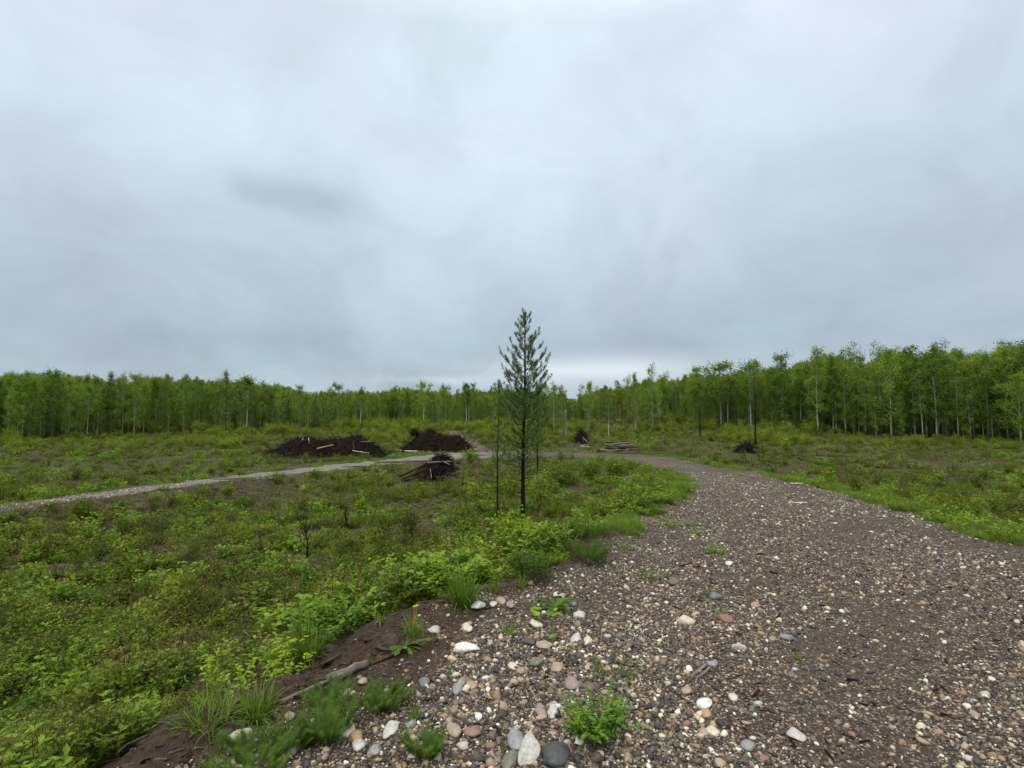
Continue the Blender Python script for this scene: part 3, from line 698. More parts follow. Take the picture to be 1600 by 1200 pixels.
def groundcover():
    # near and middle: low weeds, grass, dry stems
    pw = []
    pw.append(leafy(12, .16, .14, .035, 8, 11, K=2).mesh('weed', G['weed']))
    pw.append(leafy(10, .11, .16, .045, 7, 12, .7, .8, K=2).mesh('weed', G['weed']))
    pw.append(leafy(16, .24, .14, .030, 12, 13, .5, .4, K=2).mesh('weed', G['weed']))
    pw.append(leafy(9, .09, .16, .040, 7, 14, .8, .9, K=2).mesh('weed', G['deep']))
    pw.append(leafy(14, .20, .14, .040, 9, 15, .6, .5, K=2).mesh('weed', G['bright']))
    pw.append(grass_tuft(46, .20, .09, .6, .006, 16, 2).mesh('grass', G['grass']))
    pw.append(grass_tuft(40, .26, .07, .5, .005, 17, 2).mesh('grass', G['grass']))
    pw.append(grass_tuft(26, .20, .10, .9, .004, 18, 2).mesh('dry', G['dryg']))
    pw.append(leafy(9, .30, .12, .03, 6, 19, .25, .4, K=2).mesh('dry', G['rust']))
    pw.append(grass_tuft(22, .30, .12, .4, .005, 20, 2).mesh('dry', G['rust']))
    def fill(name, n, r0, r1, base_s, kr, dens_seed, wet=None):
        x, y, r = polar(n, r0, r1)
        sdd, basin, ins, _ = zones(x, y)
        edge = np.where(basin, ss(.05, .7, sdd) if False else sdd, sdd)
        off = np.where((r < 10) & basin, np.maximum(1.0 - .15 * np.maximum(r - 3.6, 0), .12) + (fbm(x, y, 1.3, 3, 21) - .5) * 1.0, np.where(x < -.035 * r, .35, .05))
        patch = fbm(x, y, .42, 4, dens_seed) * .55 + fbm(x, y, 1.5, 3, dens_seed + 3) * .45
        p = ss(.39, .57, patch) * .93 + .07
        # churned bare strip beside the track at the far left, and on the far right
        bare = np.exp(-(((np.degrees(np.arctan2(x, y)) + 24) / 9) ** 2 + ((r - 20) / 3.5) ** 2)) + np.exp(-(((np.degrees(np.arctan2(x, y)) - 26) / 7) ** 2 + ((r - 27) / 4.5) ** 2)) + np.exp(-(((np.degrees(np.arctan2(x, y)) + 28) / 9) ** 2 + ((r - 33) / 3) ** 2))
        bare = bare + .8 * np.exp(-(((np.degrees(np.arctan2(x, y)) - 14) / 9) ** 2 + ((r - 48) / 5) ** 2))
        p = p * (1 - .93 * np.clip(bare, 0, 1))
        pd = seg_dist(x, y, PATH)
        band = basin & (r < 14) & (sdd > off) & (sdd - off < .75 + .8 * (fbm(x, y, .9, 2, 52) - .4)) & (x > -.35 * y)
        keep = (sdd > off) & ((RNG.uniform(0, 1, n) < p) | band) & (pd > .7)
        x, y, r, sdd, basin, band = x[keep], y[keep], r[keep], sdd[keep], basin[keep], band[keep]; m = len(x)
        z = H(x, y) - .01
        u = RNG.uniform(0, 1, m); q = fbm(x, y, .3, 3, 77); q2 = fbm(x, y, .8, 3, 78)
        pid = RNG.choice([0, 1, 2, 3], m, p=[.3, .25, .25, .2])
        pid = np.where((q > .52) & (u < .55), RNG.choice([4, 2, 5], m), pid)
        pid = np.where((q2 > .45) & (u > .52), RNG.choice([7, 8, 9], m), pid)
        pid = np.where((u > .55) & (u < .68), RNG.choice([5, 6], m), pid)
        verge = ((basin & (sdd < 2.2) & (r > 8.5) & (x > .12 * y)) | (~basin & (sdd < 1.8)))
        pid = np.where(verge & (RNG.uniform(0, 1, m) < .8), RNG.choice([5, 6, 4], m, p=[.45, .4, .15]), pid)
        s = base_s * (1 + kr * r) * RNG.uniform(.5, 1.25, m) * (.65 + .9 * ss(.35, .65, fbm(x, y, 1.1, 3, 79)))
        bp = fbm(x, y, 1.7, 2, 53); pid = np.where(band & (RNG.uniform(0, 1, m) < .85), np.where(bp > .53, 4, np.where(bp > .44, 2, RNG.choice([0, 5, 6], m))), pid)
        s = np.where(band, s * RNG.uniform(1.1, 1.7, m), s)
        scl = np.stack([s, s, s * RNG.uniform(.6, 1.1, m)], 1)
        rot = np.stack([RNG.normal(0, .12, m), RNG.normal(0, .12, m), RNG.uniform(0, 6.28, m)], 1)
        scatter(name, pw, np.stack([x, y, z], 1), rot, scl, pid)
    fill('ground_cover', 90000, 2.6, 95, .72, .026, 61)
    # moss-low carpet close by
    # extra lush grass on the two verges of the road
    x, y, r = polar(60000, 7.5, 45, -20, 48); sdd, basin, ins, _ = zones(x, y)
    k = ((basin & (sdd > -.05) & (sdd < 1.5 + .7 * (fbm(x, y, .6, 2, 9) - .3)) & (x > .13 * y)) | (~basin & (sdd > .0) & (sdd < 1.4))) & (RNG.uniform(0, 1, len(x)) < .9)
    x, y, r = x[k], y[k], r[k]; m = len(x); s = (.55 + .018 * r) * RNG.uniform(.6, 1.2, m)
    scatter('grass', [pw[5], pw[6], grass_tuft(60, .16, .10, .8, .006, 26, 2).mesh('grass', G['grass']), pw[7], pw[0]], np.stack([x, y, H(x, y) - .01], 1),
            np.stack([np.zeros(m), np.zeros(m), RNG.uniform(0, 6.28, m)], 1), np.stack([s, s, s], 1), np.where(RNG.uniform(0, 1, m) < ss(.45, .62, fbm(x, y, .5, 3, 27)) * .5, RNG.integers(3, 5, m), RNG.integers(0, 3, m)))
groundcover()
def litter():
    mb = MB(); tube(mb, [[-.5, 0, 0], [0, .04, .02], [.5, 0, .01]], [.014, .012, .006], 4); a = mb.mesh('stick', G['drift'])
    mb = MB(); tube(mb, [[-.5, 0, 0], [-.1, -.05, .03], [.5, .03, .06]], [.016, .014, .006], 4); tube(mb, [[0, -.02, .03], [.25, .12, .08]], [.008, .004], 3); b = mb.mesh('stick', G['twig'])
    n = 9000; x, y, r = polar(n, 4, 60); sdd, basin, ins, _ = zones(x, y)
    k = (sdd > .5) & (RNG.uniform(0, 1, n) < ss(.4, .6, fbm(x, y, .3, 3, 71))); x, y, r = x[k], y[k], r[k]; m = len(x)
    s = np.clip(np.exp(RNG.normal(math.log(.20), .5, m)) * (1 + .04 * r), .06, .18 + .03 * r)
    scatter('wood_debris', [a, b], np.stack([x, y, H(x, y) + .02], 1), np.stack([RNG.normal(0, .2, m), RNG.normal(0, .25, m), RNG.uniform(0, 6.28, m)], 1), np.stack([s, s, s], 1), RNG.integers(0, 2, m))
litter()

def undergrowth():
    ps = []
    for k in range(4):
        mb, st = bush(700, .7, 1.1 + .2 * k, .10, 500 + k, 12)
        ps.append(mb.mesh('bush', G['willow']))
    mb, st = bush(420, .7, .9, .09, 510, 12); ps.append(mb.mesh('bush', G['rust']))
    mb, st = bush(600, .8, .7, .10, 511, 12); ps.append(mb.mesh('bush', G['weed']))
    n = 15000
    x, y, r = polar(n, 34, 112, -60, 56); sdd, basin, ins, _ = zones(x, y); th = np.degrees(np.arctan2(x, y))
    patch = fbm(x, y, .06, 4, 88); outer_side = ~basin
    near_forest = ss(38, 70, r)
    p = near_forest * ss(.30, .52, patch + .25 * near_forest) 
    keep = outer_side & (sdd > 2.5) & (RNG.uniform(0, 1, n) < p) & (seg_dist(x, y, PATH) > 2)
    for (px, py, rad) in PILEC: 
        q = hit(px, py, Z0); keep &= ~((np.hypot(x - q[0], y - q[1]) < rad) | ((np.abs(np.arctan2(x, y) - math.atan2(q[0], q[1])) < rad / np.hypot(q[0], q[1])) & (r < np.hypot(q[0], q[1]))))
    x, y, r, th = x[keep], y[keep], r[keep], th[keep]; m = len(x)
    s = RNG.uniform(.25, 1.1, m) ** 1.3 * (.40 + .42 * ss(45, 95, r)) * (.6 + 1.1 * ss(.4, .65, fbm(x, y, .11, 3, 93)))
    u = RNG.uniform(0, 1, m); pid = RNG.integers(0, 4, m); pid = np.where(u > .8, 5, pid); pid = np.where((u < .16) & ((fbm(x, y, .12, 3, 90) > .5)), 4, pid)
    scatter('undergrowth', ps, np.stack([x, y, H(x, y) - .05], 1), np.stack([np.zeros(m), np.zeros(m), RNG.uniform(0, 6.28, m)], 1), np.stack([s, s, s], 1), pid)
    n = 5200
    x, y, r = polar(n, 4.5, 36, -47, 47); sdd, basin, ins, _ = zones(x, y)
    p = ss(.42, .60, fbm(x, y, .28, 3, 95)) * .8 + .12
    keep = (sdd > np.where((r < 9) & basin, 1.5, .8)) & (RNG.uniform(0, 1, n) < p * np.where(r > 22, .5, 1)) & (seg_dist(x, y, PATH) > 1.2)
    for (px, py) in [(675, 765), (475, 790), (640, 765)]:
        q = hit(px, py, Z0); a_ = math.atan2(q[0], q[1]); keep &= ~((np.abs(np.arctan2(x, y) - a_) < .05) & (r > np.hypot(q[0], q[1]) - 4) & (r < np.hypot(q[0], q[1]) + 3))
    x, y, r = x[keep], y[keep], r[keep]; m = len(x)
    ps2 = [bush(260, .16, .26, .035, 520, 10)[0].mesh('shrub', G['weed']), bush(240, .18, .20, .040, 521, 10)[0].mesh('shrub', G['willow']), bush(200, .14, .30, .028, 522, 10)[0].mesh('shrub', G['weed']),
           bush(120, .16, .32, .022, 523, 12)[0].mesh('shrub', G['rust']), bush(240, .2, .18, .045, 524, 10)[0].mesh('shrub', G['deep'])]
    for b_, me_ in ((523, ps2[3]),): pass
    s = RNG.uniform(.5, 1.2, m) * (1 + .035 * r); pid = RNG.choice(5, m, p=[.27, .2, .2, .24, .09])
    scatter('low_shrubs', ps2, np.stack([x, y, H(x, y) - .02], 1), np.stack([np.zeros(m), np.zeros(m), RNG.uniform(0, 6.28, m)], 1), np.stack([s, s, s * RNG.uniform(.7, 1.2, m)], 1), pid)
    return ps
PILEC = [(470, 714, 4.4), (560, 712, 4.4), (680, 704, 5), (965, 708, 3.2), (1170, 707, 1.8), (907, 692, 2)]
undergrowth()

# individual bushes standing on the near field and before the forest
def put(name, mb, mat, px, py, label, cat, group=None, s=1.0, extra=None, zoff=0.0):
    p = hit(px, py)
    if extra is None and not isinstance(mb, tuple):
        o = link(name, mb.mesh(name, mat), None, (p[0], p[1], p[2] + zoff), label=label, category=cat, group=group)
        o.rotation_euler = (0, 0, random.uniform(0, 6.28)); o.scale = (s, s, s); return o
    t = thing(name, label, cat, (p[0], p[1], p[2] + zoff), random.uniform(0, 6.28), group, s)
    for nm, b, m in extra: link(nm, b.mesh(nm, m), t)
    return t

# ------------------------------------------------------------------ conifers
def conifer(px, py, top_px, name, label, prof, whorls, t0, rb, seed, nb=5, dense=1.0, dead=8, lean=0.0, group=None, up=(.95, .35), cat='tree'):
    rg = np.random.default_rng(seed)
    p = hit(px, py); ht = (py - top_px) / F * p[1] * 1.0
    sc_ = p[1] / F
    t = thing(name, label, cat, tuple(p), 0, group)
    tr = MB(); n = 14; tt = np.linspace(0, 1, n)
    cx = lean * ht * tt + .012 * ht * np.sin(tt * 7 + seed) * tt * (1 - tt); cy = .008 * ht * np.sin(tt * 5 + 2 * seed) * tt
    P = np.stack([cx, cy, tt * ht - .08 * (tt == 0)], 1)
    rad = rb * (1 - .82 * tt ** .85); rad[0] *= 1.35; rad[-1] = rb * .08
    tube(tr, P, rad, 9)
    link('trunk', tr.mesh('trunk', G['bark'], True), t)
    at = lambda q: np.array([np.interp(q, tt, P[:, k]) for k in range(3)])
    lb = MB(); nd = MB()
    def shoot(c, d, L, m, nl):
        """a bottle-brush of needles along a shoot"""
        u = rg.uniform(0, 1, m); b = c + np.outer(u, d) * L; dd = norm(d * rg.uniform(.55, 1.1, m)[:, None] + rand_dirs(m, -1, 1, rg) * .8)
        strips(nd, b, dd, rand_dirs(m, -1, 1, rg), nl * rg.uniform(.7, 1.15, m), .0055, 1, (1, .45), 0.05, np.clip(rg.normal(.5, .22, m), 0, 1))
    for w_ in range(whorls):
        q = t0 + (1 - t0) * (w_ / whorls) ; q = min(q, .97)
        k = max(3, (nb if q < .72 else nb - 2) + int(rg.integers(-1, 2))); a0 = rg.uniform(0, 6.28)
        for j in range(k):
            a = a0 + j * 6.283 / k + rg.normal(0, .25); qq = min(.99, q + rg.normal(0, .006))
            hw = np.interp(qq, [x[0] for x in prof], [x[1] for x in prof]) * sc_ * rg.uniform(.52, 1.16)
            if hw < .02: continue
            dens = np.interp(qq, [x[0] for x in prof], [x[2] for x in prof])
            rise = hw * np.interp(qq, [t0, 1], [up[1], up[0]]) * rg.uniform(.7, 1.3)
            s = np.linspace(0, 1, 5)[:, None]; o = at(qq); out_ = np.array([math.cos(a), math.sin(a), 0])
            B = o + out_ * hw * s + np.array([0, 0, 1.]) * rise * (.25 * s + .75 * s ** 2) + rg.normal(0, .012, (5, 3)) * s
            tube(lb, B, np.linspace(.0075, .0028, 5) * (rb / .05) * (.5 + hw), 4, .4, cap=False)
            if rg.uniform() > dens + .25: continue
            # side shoots
            ns = max(1, int(hw * 15 * dens * dense)); us = np.concatenate([[1.0], rg.uniform(.30, .97, ns)])
            for u_ in us:
                kk = min(3, int(u_ * 4)); f = u_ * 4 - kk; c = B[kk] * (1 - f) + B[kk + 1] * f; bd = norm(B[kk + 1] - B[kk])
                side = np.cross(bd, [0, 0, 1.]); side = side / max(np.linalg.norm(side), 1e-6) * rg.choice([-1, 1]) * (0 if u_ == 1 else rg.uniform(.3, 1.0))
                d = norm(bd * .7 + side * .8 + np.array([0, 0, rg.uniform(.5, 1.3)])); L = (.07 + .10 * rg.uniform()) * (.6 + hw)
                tube(lb, [c, c + d * L], [.0028, .0018], 3, .5, cap=False)
                shoot(c, d, L, int(54 * dense), .054)
    # leader
    topd = np.array([0, 0, 1.]); shoot(P[-1] - topd * .16, topd, .20, 110, .04)
    for k in range(3):
        a = rg.uniform(0, 6.28); d = norm(np.array([.28 * math.cos(a), .28 * math.sin(a), 1.])); shoot(P[-1] - topd * .13, d, .12, 50, .04)
    for k in range(dead):      # bare dead limbs low on the stem
        q = rg.uniform(.10, t0 + .05); a = rg.uniform(0, 6.28); L = rg.uniform(.25, .62) * ht / 4.2; o = at(q); s = np.linspace(0, 1, 5)[:, None]
        B = o + np.array([math.cos(a), math.sin(a), .1]) * L * s + np.array([0, 0, 1.]) * L * rg.uniform(-.1, .5) * s ** 2 + rg.normal(0, .02, (5, 3)) * s
        tube(lb, B, np.linspace(.007, .002, 5), 4, .4, cap=False)
        for m in range(3):
            f = rg.uniform(.3, .9); c = o + (B[-1] - o) * f; d = norm(rand_dirs(1, -.2, .8, rg)[0] + (B[-1] - o) * .8); tube(lb, [c, c + d * L * .3], [.003, .001], 3, .4, cap=False)
    link('limbs', lb.mesh('limbs', G['bark']), t); link('needles', nd.mesh('needles', G['pine']), t)
    return t
PROF = [(.0, 26, 0), (.22, 28, .2), (.30, 32, .45), (.36, 36, .6), (.45, 38, .72), (.54, 43, .9), (.65, 38, .9), (.74, 31, 1), (.85, 19, 1), (.92, 10, 1), (.97, 5, 1), (1, 2, 1)]
conifer(817, 818, 489, 'pine_tree', 'tall young pine with blackish trunk, the biggest tree, standing alone beside the gravel road', PROF, 28, .20, .052, 3, 6, 1.0, 10, .012)
PROF2 = [(0, 8, .0), (.3, 12, .1), (.45, 14, .5), (.6, 16, .7), (.8, 14, .8), (.93, 12, 1), (1, 3, 1)]
conifer(777, 812, 600, 'pine_tree', 'thin sparse pine pole immediately left of the tall young pine', PROF2, 15, .30, .024, 8, 4, .8, 3, .008)
PROF3 = [(0, 8, .0), (.3, 13, .5), (.6, 13, .8), (.85, 10, .9), (1, 2, 1)]
conifer(840, 737, 612, 'pine_tree', 'slender little pine half hidden behind the right side of the tall young pine', PROF3, 17, .22, .045, 9, 5, 1.1, 2)
PROF4 = [(0, 3, 0), (.4, 6, .3), (.7, 9, .5), (.9, 6, .6), (1, 2, 1)]
conifer(1181, 696, 588, 'pine_tree', 'lone thin dark pole pine behind the small slash pile on the right', PROF4, 16, .30, .10, 10, 4, 1.3, 10)
conifer(1094, 686, 632, 'pine_tree', 'short thin dark stemmed pine in the brush between log stack and right hand pole pine', [(0, 3, 0), (.4, 8, .6), (.8, 8, .8), (1, 1, 1)], 12, .35, .08, 11, 5, 1.5, 3)

# ------------------------------------------------------------------ broadleaved trees of the forest edge (prototypes 10 m high)
def aspen(seed, crown0=.28, R=1.15, nl=2600, nb=22, shape='column', leaf=.20, trunkR=.085, kind=0):
    rg = np.random.default_rng(seed); tr = MB(); lf = MB(); tt = np.linspace(0, 1, 10)
    P = np.stack([.18 * np.sin(tt * 3 + seed) * tt, .18 * np.sin(tt * 2.3 + 2 * seed) * tt, tt * 9.6 - .3 * (tt == 0)], 1)
    tube(tr, P, trunkR * (1 - .8 * tt), 6)
    at = lambda q: np.array([np.interp(q, tt, P[:, k]) for k in range(3)])
    cl = []
    for i in range(nb):
        q = crown0 + (1 - crown0) * (i / nb) ** .9; a = i * 2.4 + rg.normal(0, .4); s_ = (q - crown0) / (1 - crown0)
        if shape == 'column': pr = (.55 + .6 * math.sin(math.pi * min(1, s_ * 1.05 + .08)))
        elif shape == 'round': pr = 1.5 * math.sqrt(max(.05, math.sin(math.pi * min(1, s_ * .85 + .12))))
        else: pr = 1.15 * (1 - s_) ** .8 + .12
        L = R * pr * rg.uniform(.65, 1.2); o = at(q); d = np.array([math.cos(a), math.sin(a), rg.uniform(.5, 1.2)]); 
        e = o + d * L; tube(tr, [o, o + d * L * .5 + [0, 0, .05], e], [.028, .018, .006], 3, cap=False)
        for k in range(4): cl.append((o + d * L * rg.uniform(.35, 1.1) + rg.normal(0, .13, 3), rg.uniform(.22, .5) * R))
    cl.append((at(1.0) + [0, 0, .1], .25)); cl.append((at(.96), .3))
    per = nl // len(cl)
    for c, r_ in cl:
        pts = c + rg.normal(0, 1, (per, 3)) * r_ * np.array([.5, .5, .55]); dens = rg.uniform(.1, .9)
        quads(lf, pts, rand_dirs(per, -.6, .6, rg), norm(rand_dirs(per, -.2, 1, rg)), leaf * rg.uniform(.6, 1.3, per), leaf * .7, np.clip(rg.normal(dens, .16, per), 0, 1))
    return tr, lf
KIND = []
def addkind(tag, word, *a, bark='pale', leafm='aspen', **kw):
    tr, lf = aspen(*a, **kw); KIND.append((tag, word, tr.mesh('trunk', G[bark], True), lf.mesh('crown', G[leafm])))
addkind('aspen', 'slim pale aspen', 1, .18, 1.05, nl=3200, leaf=.17)
addkind('aspen', 'bushy aspen', 2, .14, 1.35, nl=3200, nb=26)
addkind('aspen', 'high crowned aspen', 3, .32, 1.1, leaf=.17)
addkind('aspen', 'round topped aspen', 4, .45, 1.25, shape='round', nb=18)
addkind('aspen', 'narrow aspen', 5, .10, .85, nl=3400, nb=28, leaf=.16)
addkind('birch', 'white birch', 6, .48, 1.05, bark='white', trunkR=.075)
addkind('aspen', 'ragged aspen', 7, .16, 1.3, nl=2200, nb=22, leaf=.17)
addkind('spruce', 'dark spruce', 8, .08, .95, nl=3000, nb=44, shape='cone', leaf=.16, bark='bark', leafm='pine')
addkind('willow', 'yellowish willow', 9, .06, 1.35, leafm='willow', nl=2800, nb=26)
SKY_X = [-200, 0, 150, 350, 400, 440, 500, 560, 600, 650, 690, 730, 760, 800, 850, 878, 893, 910, 950, 1000, 1020, 1050, 1080, 1120, 1160, 1200, 1250, 1400, 1600, 1800]
SKY_Y = [570, 578, 586, 592, 596, 602, 609, 606, 606, 603, 608, 603, 606, 605, 606, 606, 630, 610, 601, 588, 580, 590, 583, 577, 574, 567, 557, 545, 535, 530]
EDGE_X = [-200, 0, 350, 600, 800, 880, 900, 1000, 1100, 1250, 1400, 1700]
EDGE_D = [60, 70, 86, 104, 112, 116, 116, 100, 90, 82, 76, 66]
def forest_height(x, y, jit):
    px = 800 + F * x / y; top = np.interp(px, SKY_X, SKY_Y) 
    zt = EYE + (655 - top) / F * y * jit
    return np.clip(zt - Z0(x, y), 4.0, 17), px
def bucket(px):
    for lim, b in ((120, 'beyond the long slash pile, leftmost forest'), (350, 'at forest edge left of the long slash pile'), (430, 'over left end of the long slash pile'),
                   (510, 'at forest edge behind long slash pile, left half'), (610, 'at forest edge behind long slash pile, right half'), (700, 'at forest edge behind the shorter slash pile'),
                   (775, 'at forest edge where the footpath enters'), (865, 'at forest edge seen behind the tall pine'), (930, 'at forest edge behind the small stump heap'),
                   (1010, 'at forest edge behind the log stack'), (1100, 'at forest edge right of the log stack'), (1160, 'at forest edge left of the thin pole pine'), (1260, 'on rise right of thin pole pine'),
                   (1450, 'on wooded rise beside road, right')):
        if px < lim: return b
    return 'on wooded rise beyond the road, rightmost part'
def forest():
    n = 285; rows = 3; cnt = 0
    for i in range(n):
        px = -60 + 1720 * (i + random.uniform(-.6, .6)) / n; D = np.interp(px, EDGE_X, EDGE_D) + [0, 2.5, 6][i % 3] + random.uniform(-1.5, 2.5)
        if 886 < px < 898: D += 25
        th = math.atan((px - 800) / F); x, y = D * math.sin(th), D * math.cos(th)
        h, _ = forest_height(x, y, random.choice([.50, .62, .74, .82, .90, 1.02, 1.1]) * random.uniform(.92, 1.05))
        wts = [22, 22, 9, 4, 24, 3, 14, 2, 6]; 
        if px < 620: wts = [16, 26, 6, 6, 22, 3, 12, 2, 10]
        k = random.choices(range(9), wts)[0]
        if i % 4 == 3: k = random.choice([1, 4, 4, 8, 6]); h *= random.uniform(.4, .65)
        tag, word, tm, cm = KIND[k]
        z = float(H(x, y)); s = float(h) / 10
        t = thing(tag + '_tree', '%s from the left %s' % (word, bucket(px)), 'tree', (x, y, z), random.uniform(0, 6.28), 'trees along the forest edge', 1.0)
        wv = random.uniform(.75, 1.15); t.scale = (s * wv, s * wv, s)
        link('trunk', tm, t); link('crown', cm, t)
    # trees that stand out
    for (px, base, top, k, word, wv) in [
        (1020, 674, 571, 6, 'tallest loose crowned young aspen in front of the right forest, behind the log stack', .75),
        (993, 676, 583, 0, 'second tall aspen left of the tallest one behind the log stack', .8),
        (1126, 668, 568, 3, 'broad domed aspen rising above the right forest line left of the pole pine', 1.7),
        (1172, 668, 566, 3, 'round bright topped aspen poking above the right forest just left of the pole pine', 1.2),
        (951, 684, 622, 5, 'birch with a bare bright white trunk just above the log stack', .9),
        (729, 664, 598, 5, 'tall birch with twin bright white stem left of the tall pine at the forest edge', 1.0),
        (733, 665, 612, 5, 'shorter white stemmed birch touching the tall birch by the footpath', .7),
        (563, 670, 607, 5, 'white stemmed birch behind the right half of the long slash pile', .9),
        (528, 668, 601, 3, 'tall open crowned aspen rising above the trees behind the long slash pile', 1.0),
        (352, 682, 577, 7, 'dark pointed spruce taller than its neighbours above the left forest line', .8),
        (385, 676, 592, 3, 'domed aspen with pale sky gaps above the left end of the long slash pile', 1.6),
        (662, 667, 598, 3, 'round crowned aspen highest behind the shorter slash pile', 1.0),
        (696, 667, 603, 3, 'lollipop shaped aspen with thin bare stem behind the shorter slash pile', .8),
        (878, 683, 602, 0, 'tall slim aspen on the left side of the gap in the forest', .8),
        (866, 676, 600, 6, 'ragged aspen directly right of the tall pine at the forest edge', 1.1),
        (920, 676, 600, 3, 'open domed aspen right of the gap in the forest', 1.0)]:
        p = hit(px, base); D = float(np.interp(px, EDGE_X, EDGE_D)) - 3; rr = math.hypot(p[0], p[1])
        th = math.atan((px - 800) / F)
        if rr > D or rr < 50: p = np.array([D * math.sin(th), D * math.cos(th), 0]); p[2] = float(H(p[0], p[1]))
        h = EYE + (655 - top) / F * p[1] - p[2]
        tag, _, tm, cm = KIND[k]; s = h / 10
        t = thing(tag + '_tree', word, 'tree', tuple(p), random.uniform(0, 6.28), None); t.scale = (s * wv, s * wv, s)
        link('trunk', tm, t); link('crown', cm, t)
    # the wood behind, one mass
    import bpy as _b
    protos = []
    for (tag, word, tm, cm) in KIND:
        o1 = (tm, cm); mb = MB()
        V = []; 
        me = bpy.data.meshes.new('wood_tree')
        import bmesh
        bm = bmesh.new(); bm.from_mesh(tm); nf = len(bm.faces)
        bm.from_mesh(cm); bm.faces.ensure_lookup_table()
        for f in bm.faces[nf:]: f.material_index = 1
        bm.to_mesh(me); bm.free(); me.materials.append(tm.materials[0]); me.materials.append(cm.materials[0]); protos.append(me)
    n = 6200; a = np.radians(RNG.uniform(-64, 58, n)); px = 800 + F * np.tan(a); D0 = np.interp(px, EDGE_X, EDGE_D) + 5
    r = D0 * (2.6 ** (RNG.uniform(0, 1, n) ** 1.15)); x, y = r * np.sin(a), r * np.cos(a)
    m = len(x)
    h, _ = forest_height(x, y, RNG.choice([.66, .76, .84, .90], m) * RNG.uniform(.93, 1.04, m) * (.84 + .32 * fbm(px, px * 0, .035, 3, 41)))
    s = h / 10; wv = RNG.uniform(.7, 1.15, m)
    pid = RNG.choice(9, m, p=[.2, .24, .06, .09, .24, .02, .07, .01, .07])
    low = RNG.uniform(0, 1, m) < .30 * (r < np.interp(px, EDGE_X, EDGE_D) + 22); s = np.where(low, s * RNG.uniform(.4, .65, m), s); pid = np.where(low, RNG.choice([1, 4, 8, 6], m), pid)
    scatter('forest', protos, np.stack([x, y, Z0(x, y) - .1], 1), np.stack([np.zeros(m), np.zeros(m), RNG.uniform(0, 6.28, m)], 1), np.stack([s * wv, s * wv, s], 1), pid)
forest()

# far wooded ridge seen through the gap
def ridge():
    mb = MB(); xs = np.linspace(-1500, 1700, 160); prof = 26 + 26 * fbm(xs, xs * 0, .0016, 4, 7) + ss(0, 900, xs) * 8
    V = []; 
    for j, (dy, f) in enumerate([(0, 0), (120, .7), (260, 1), (700, .6)]): V.append(np.stack([xs, 1300 + dy + 0 * xs, prof * f - 3 + 4 * fbm(xs, xs * 0 + j, .03, 3, j)], 1))
    V = np.vstack(V); n = len(xs); Q = [[j * n + i, j * n + i + 1, (j + 1) * n + i + 1, (j + 1) * n + i] for j in range(3) for i in range(n - 1)]
    mb.add(V, Q=Q); link('hills', mb.mesh('hills', surfmat('far_forest', [(.3, (.06, .10, .09)), (.7, (.10, .15, .13))], .03), True), kind='structure')
ridge()

# dead grey snags in the gap
for px, base, top, lab, wd in [(884, 684, 640, 'bare grey dead trunk standing in the gap of the forest', .17), (877, 682, 643, 'darker dead trunk leaning beside the bare grey one in the forest gap', .10)]:
    p = hit(px, base); h = (base - top) / F * p[1]
    t = thing('dead_tree', lab, 'dead tree', tuple(p)); mb = MB()
    z = np.linspace(-.2, h, 7); tube(mb, np.stack([.05 * np.sin(z * 1.3), z * .02, z], 1), np.linspace(wd, wd * .4, 7), 7); link('trunk', mb.mesh('trunk', G['drift'], True), t)
    mb = MB()
    for k in range(12):
        zz = random.uniform(.3, .95) * h; a = random.uniform(0, 6.28); L = random.uniform(.3, 1.0); tube(mb, [[0, 0, zz], [math.cos(a) * L, math.sin(a) * L, zz + L * .3]], [.03, .01], 3, cap=False)
    link('limbs', mb.mesh('limbs', G['drift']), t)

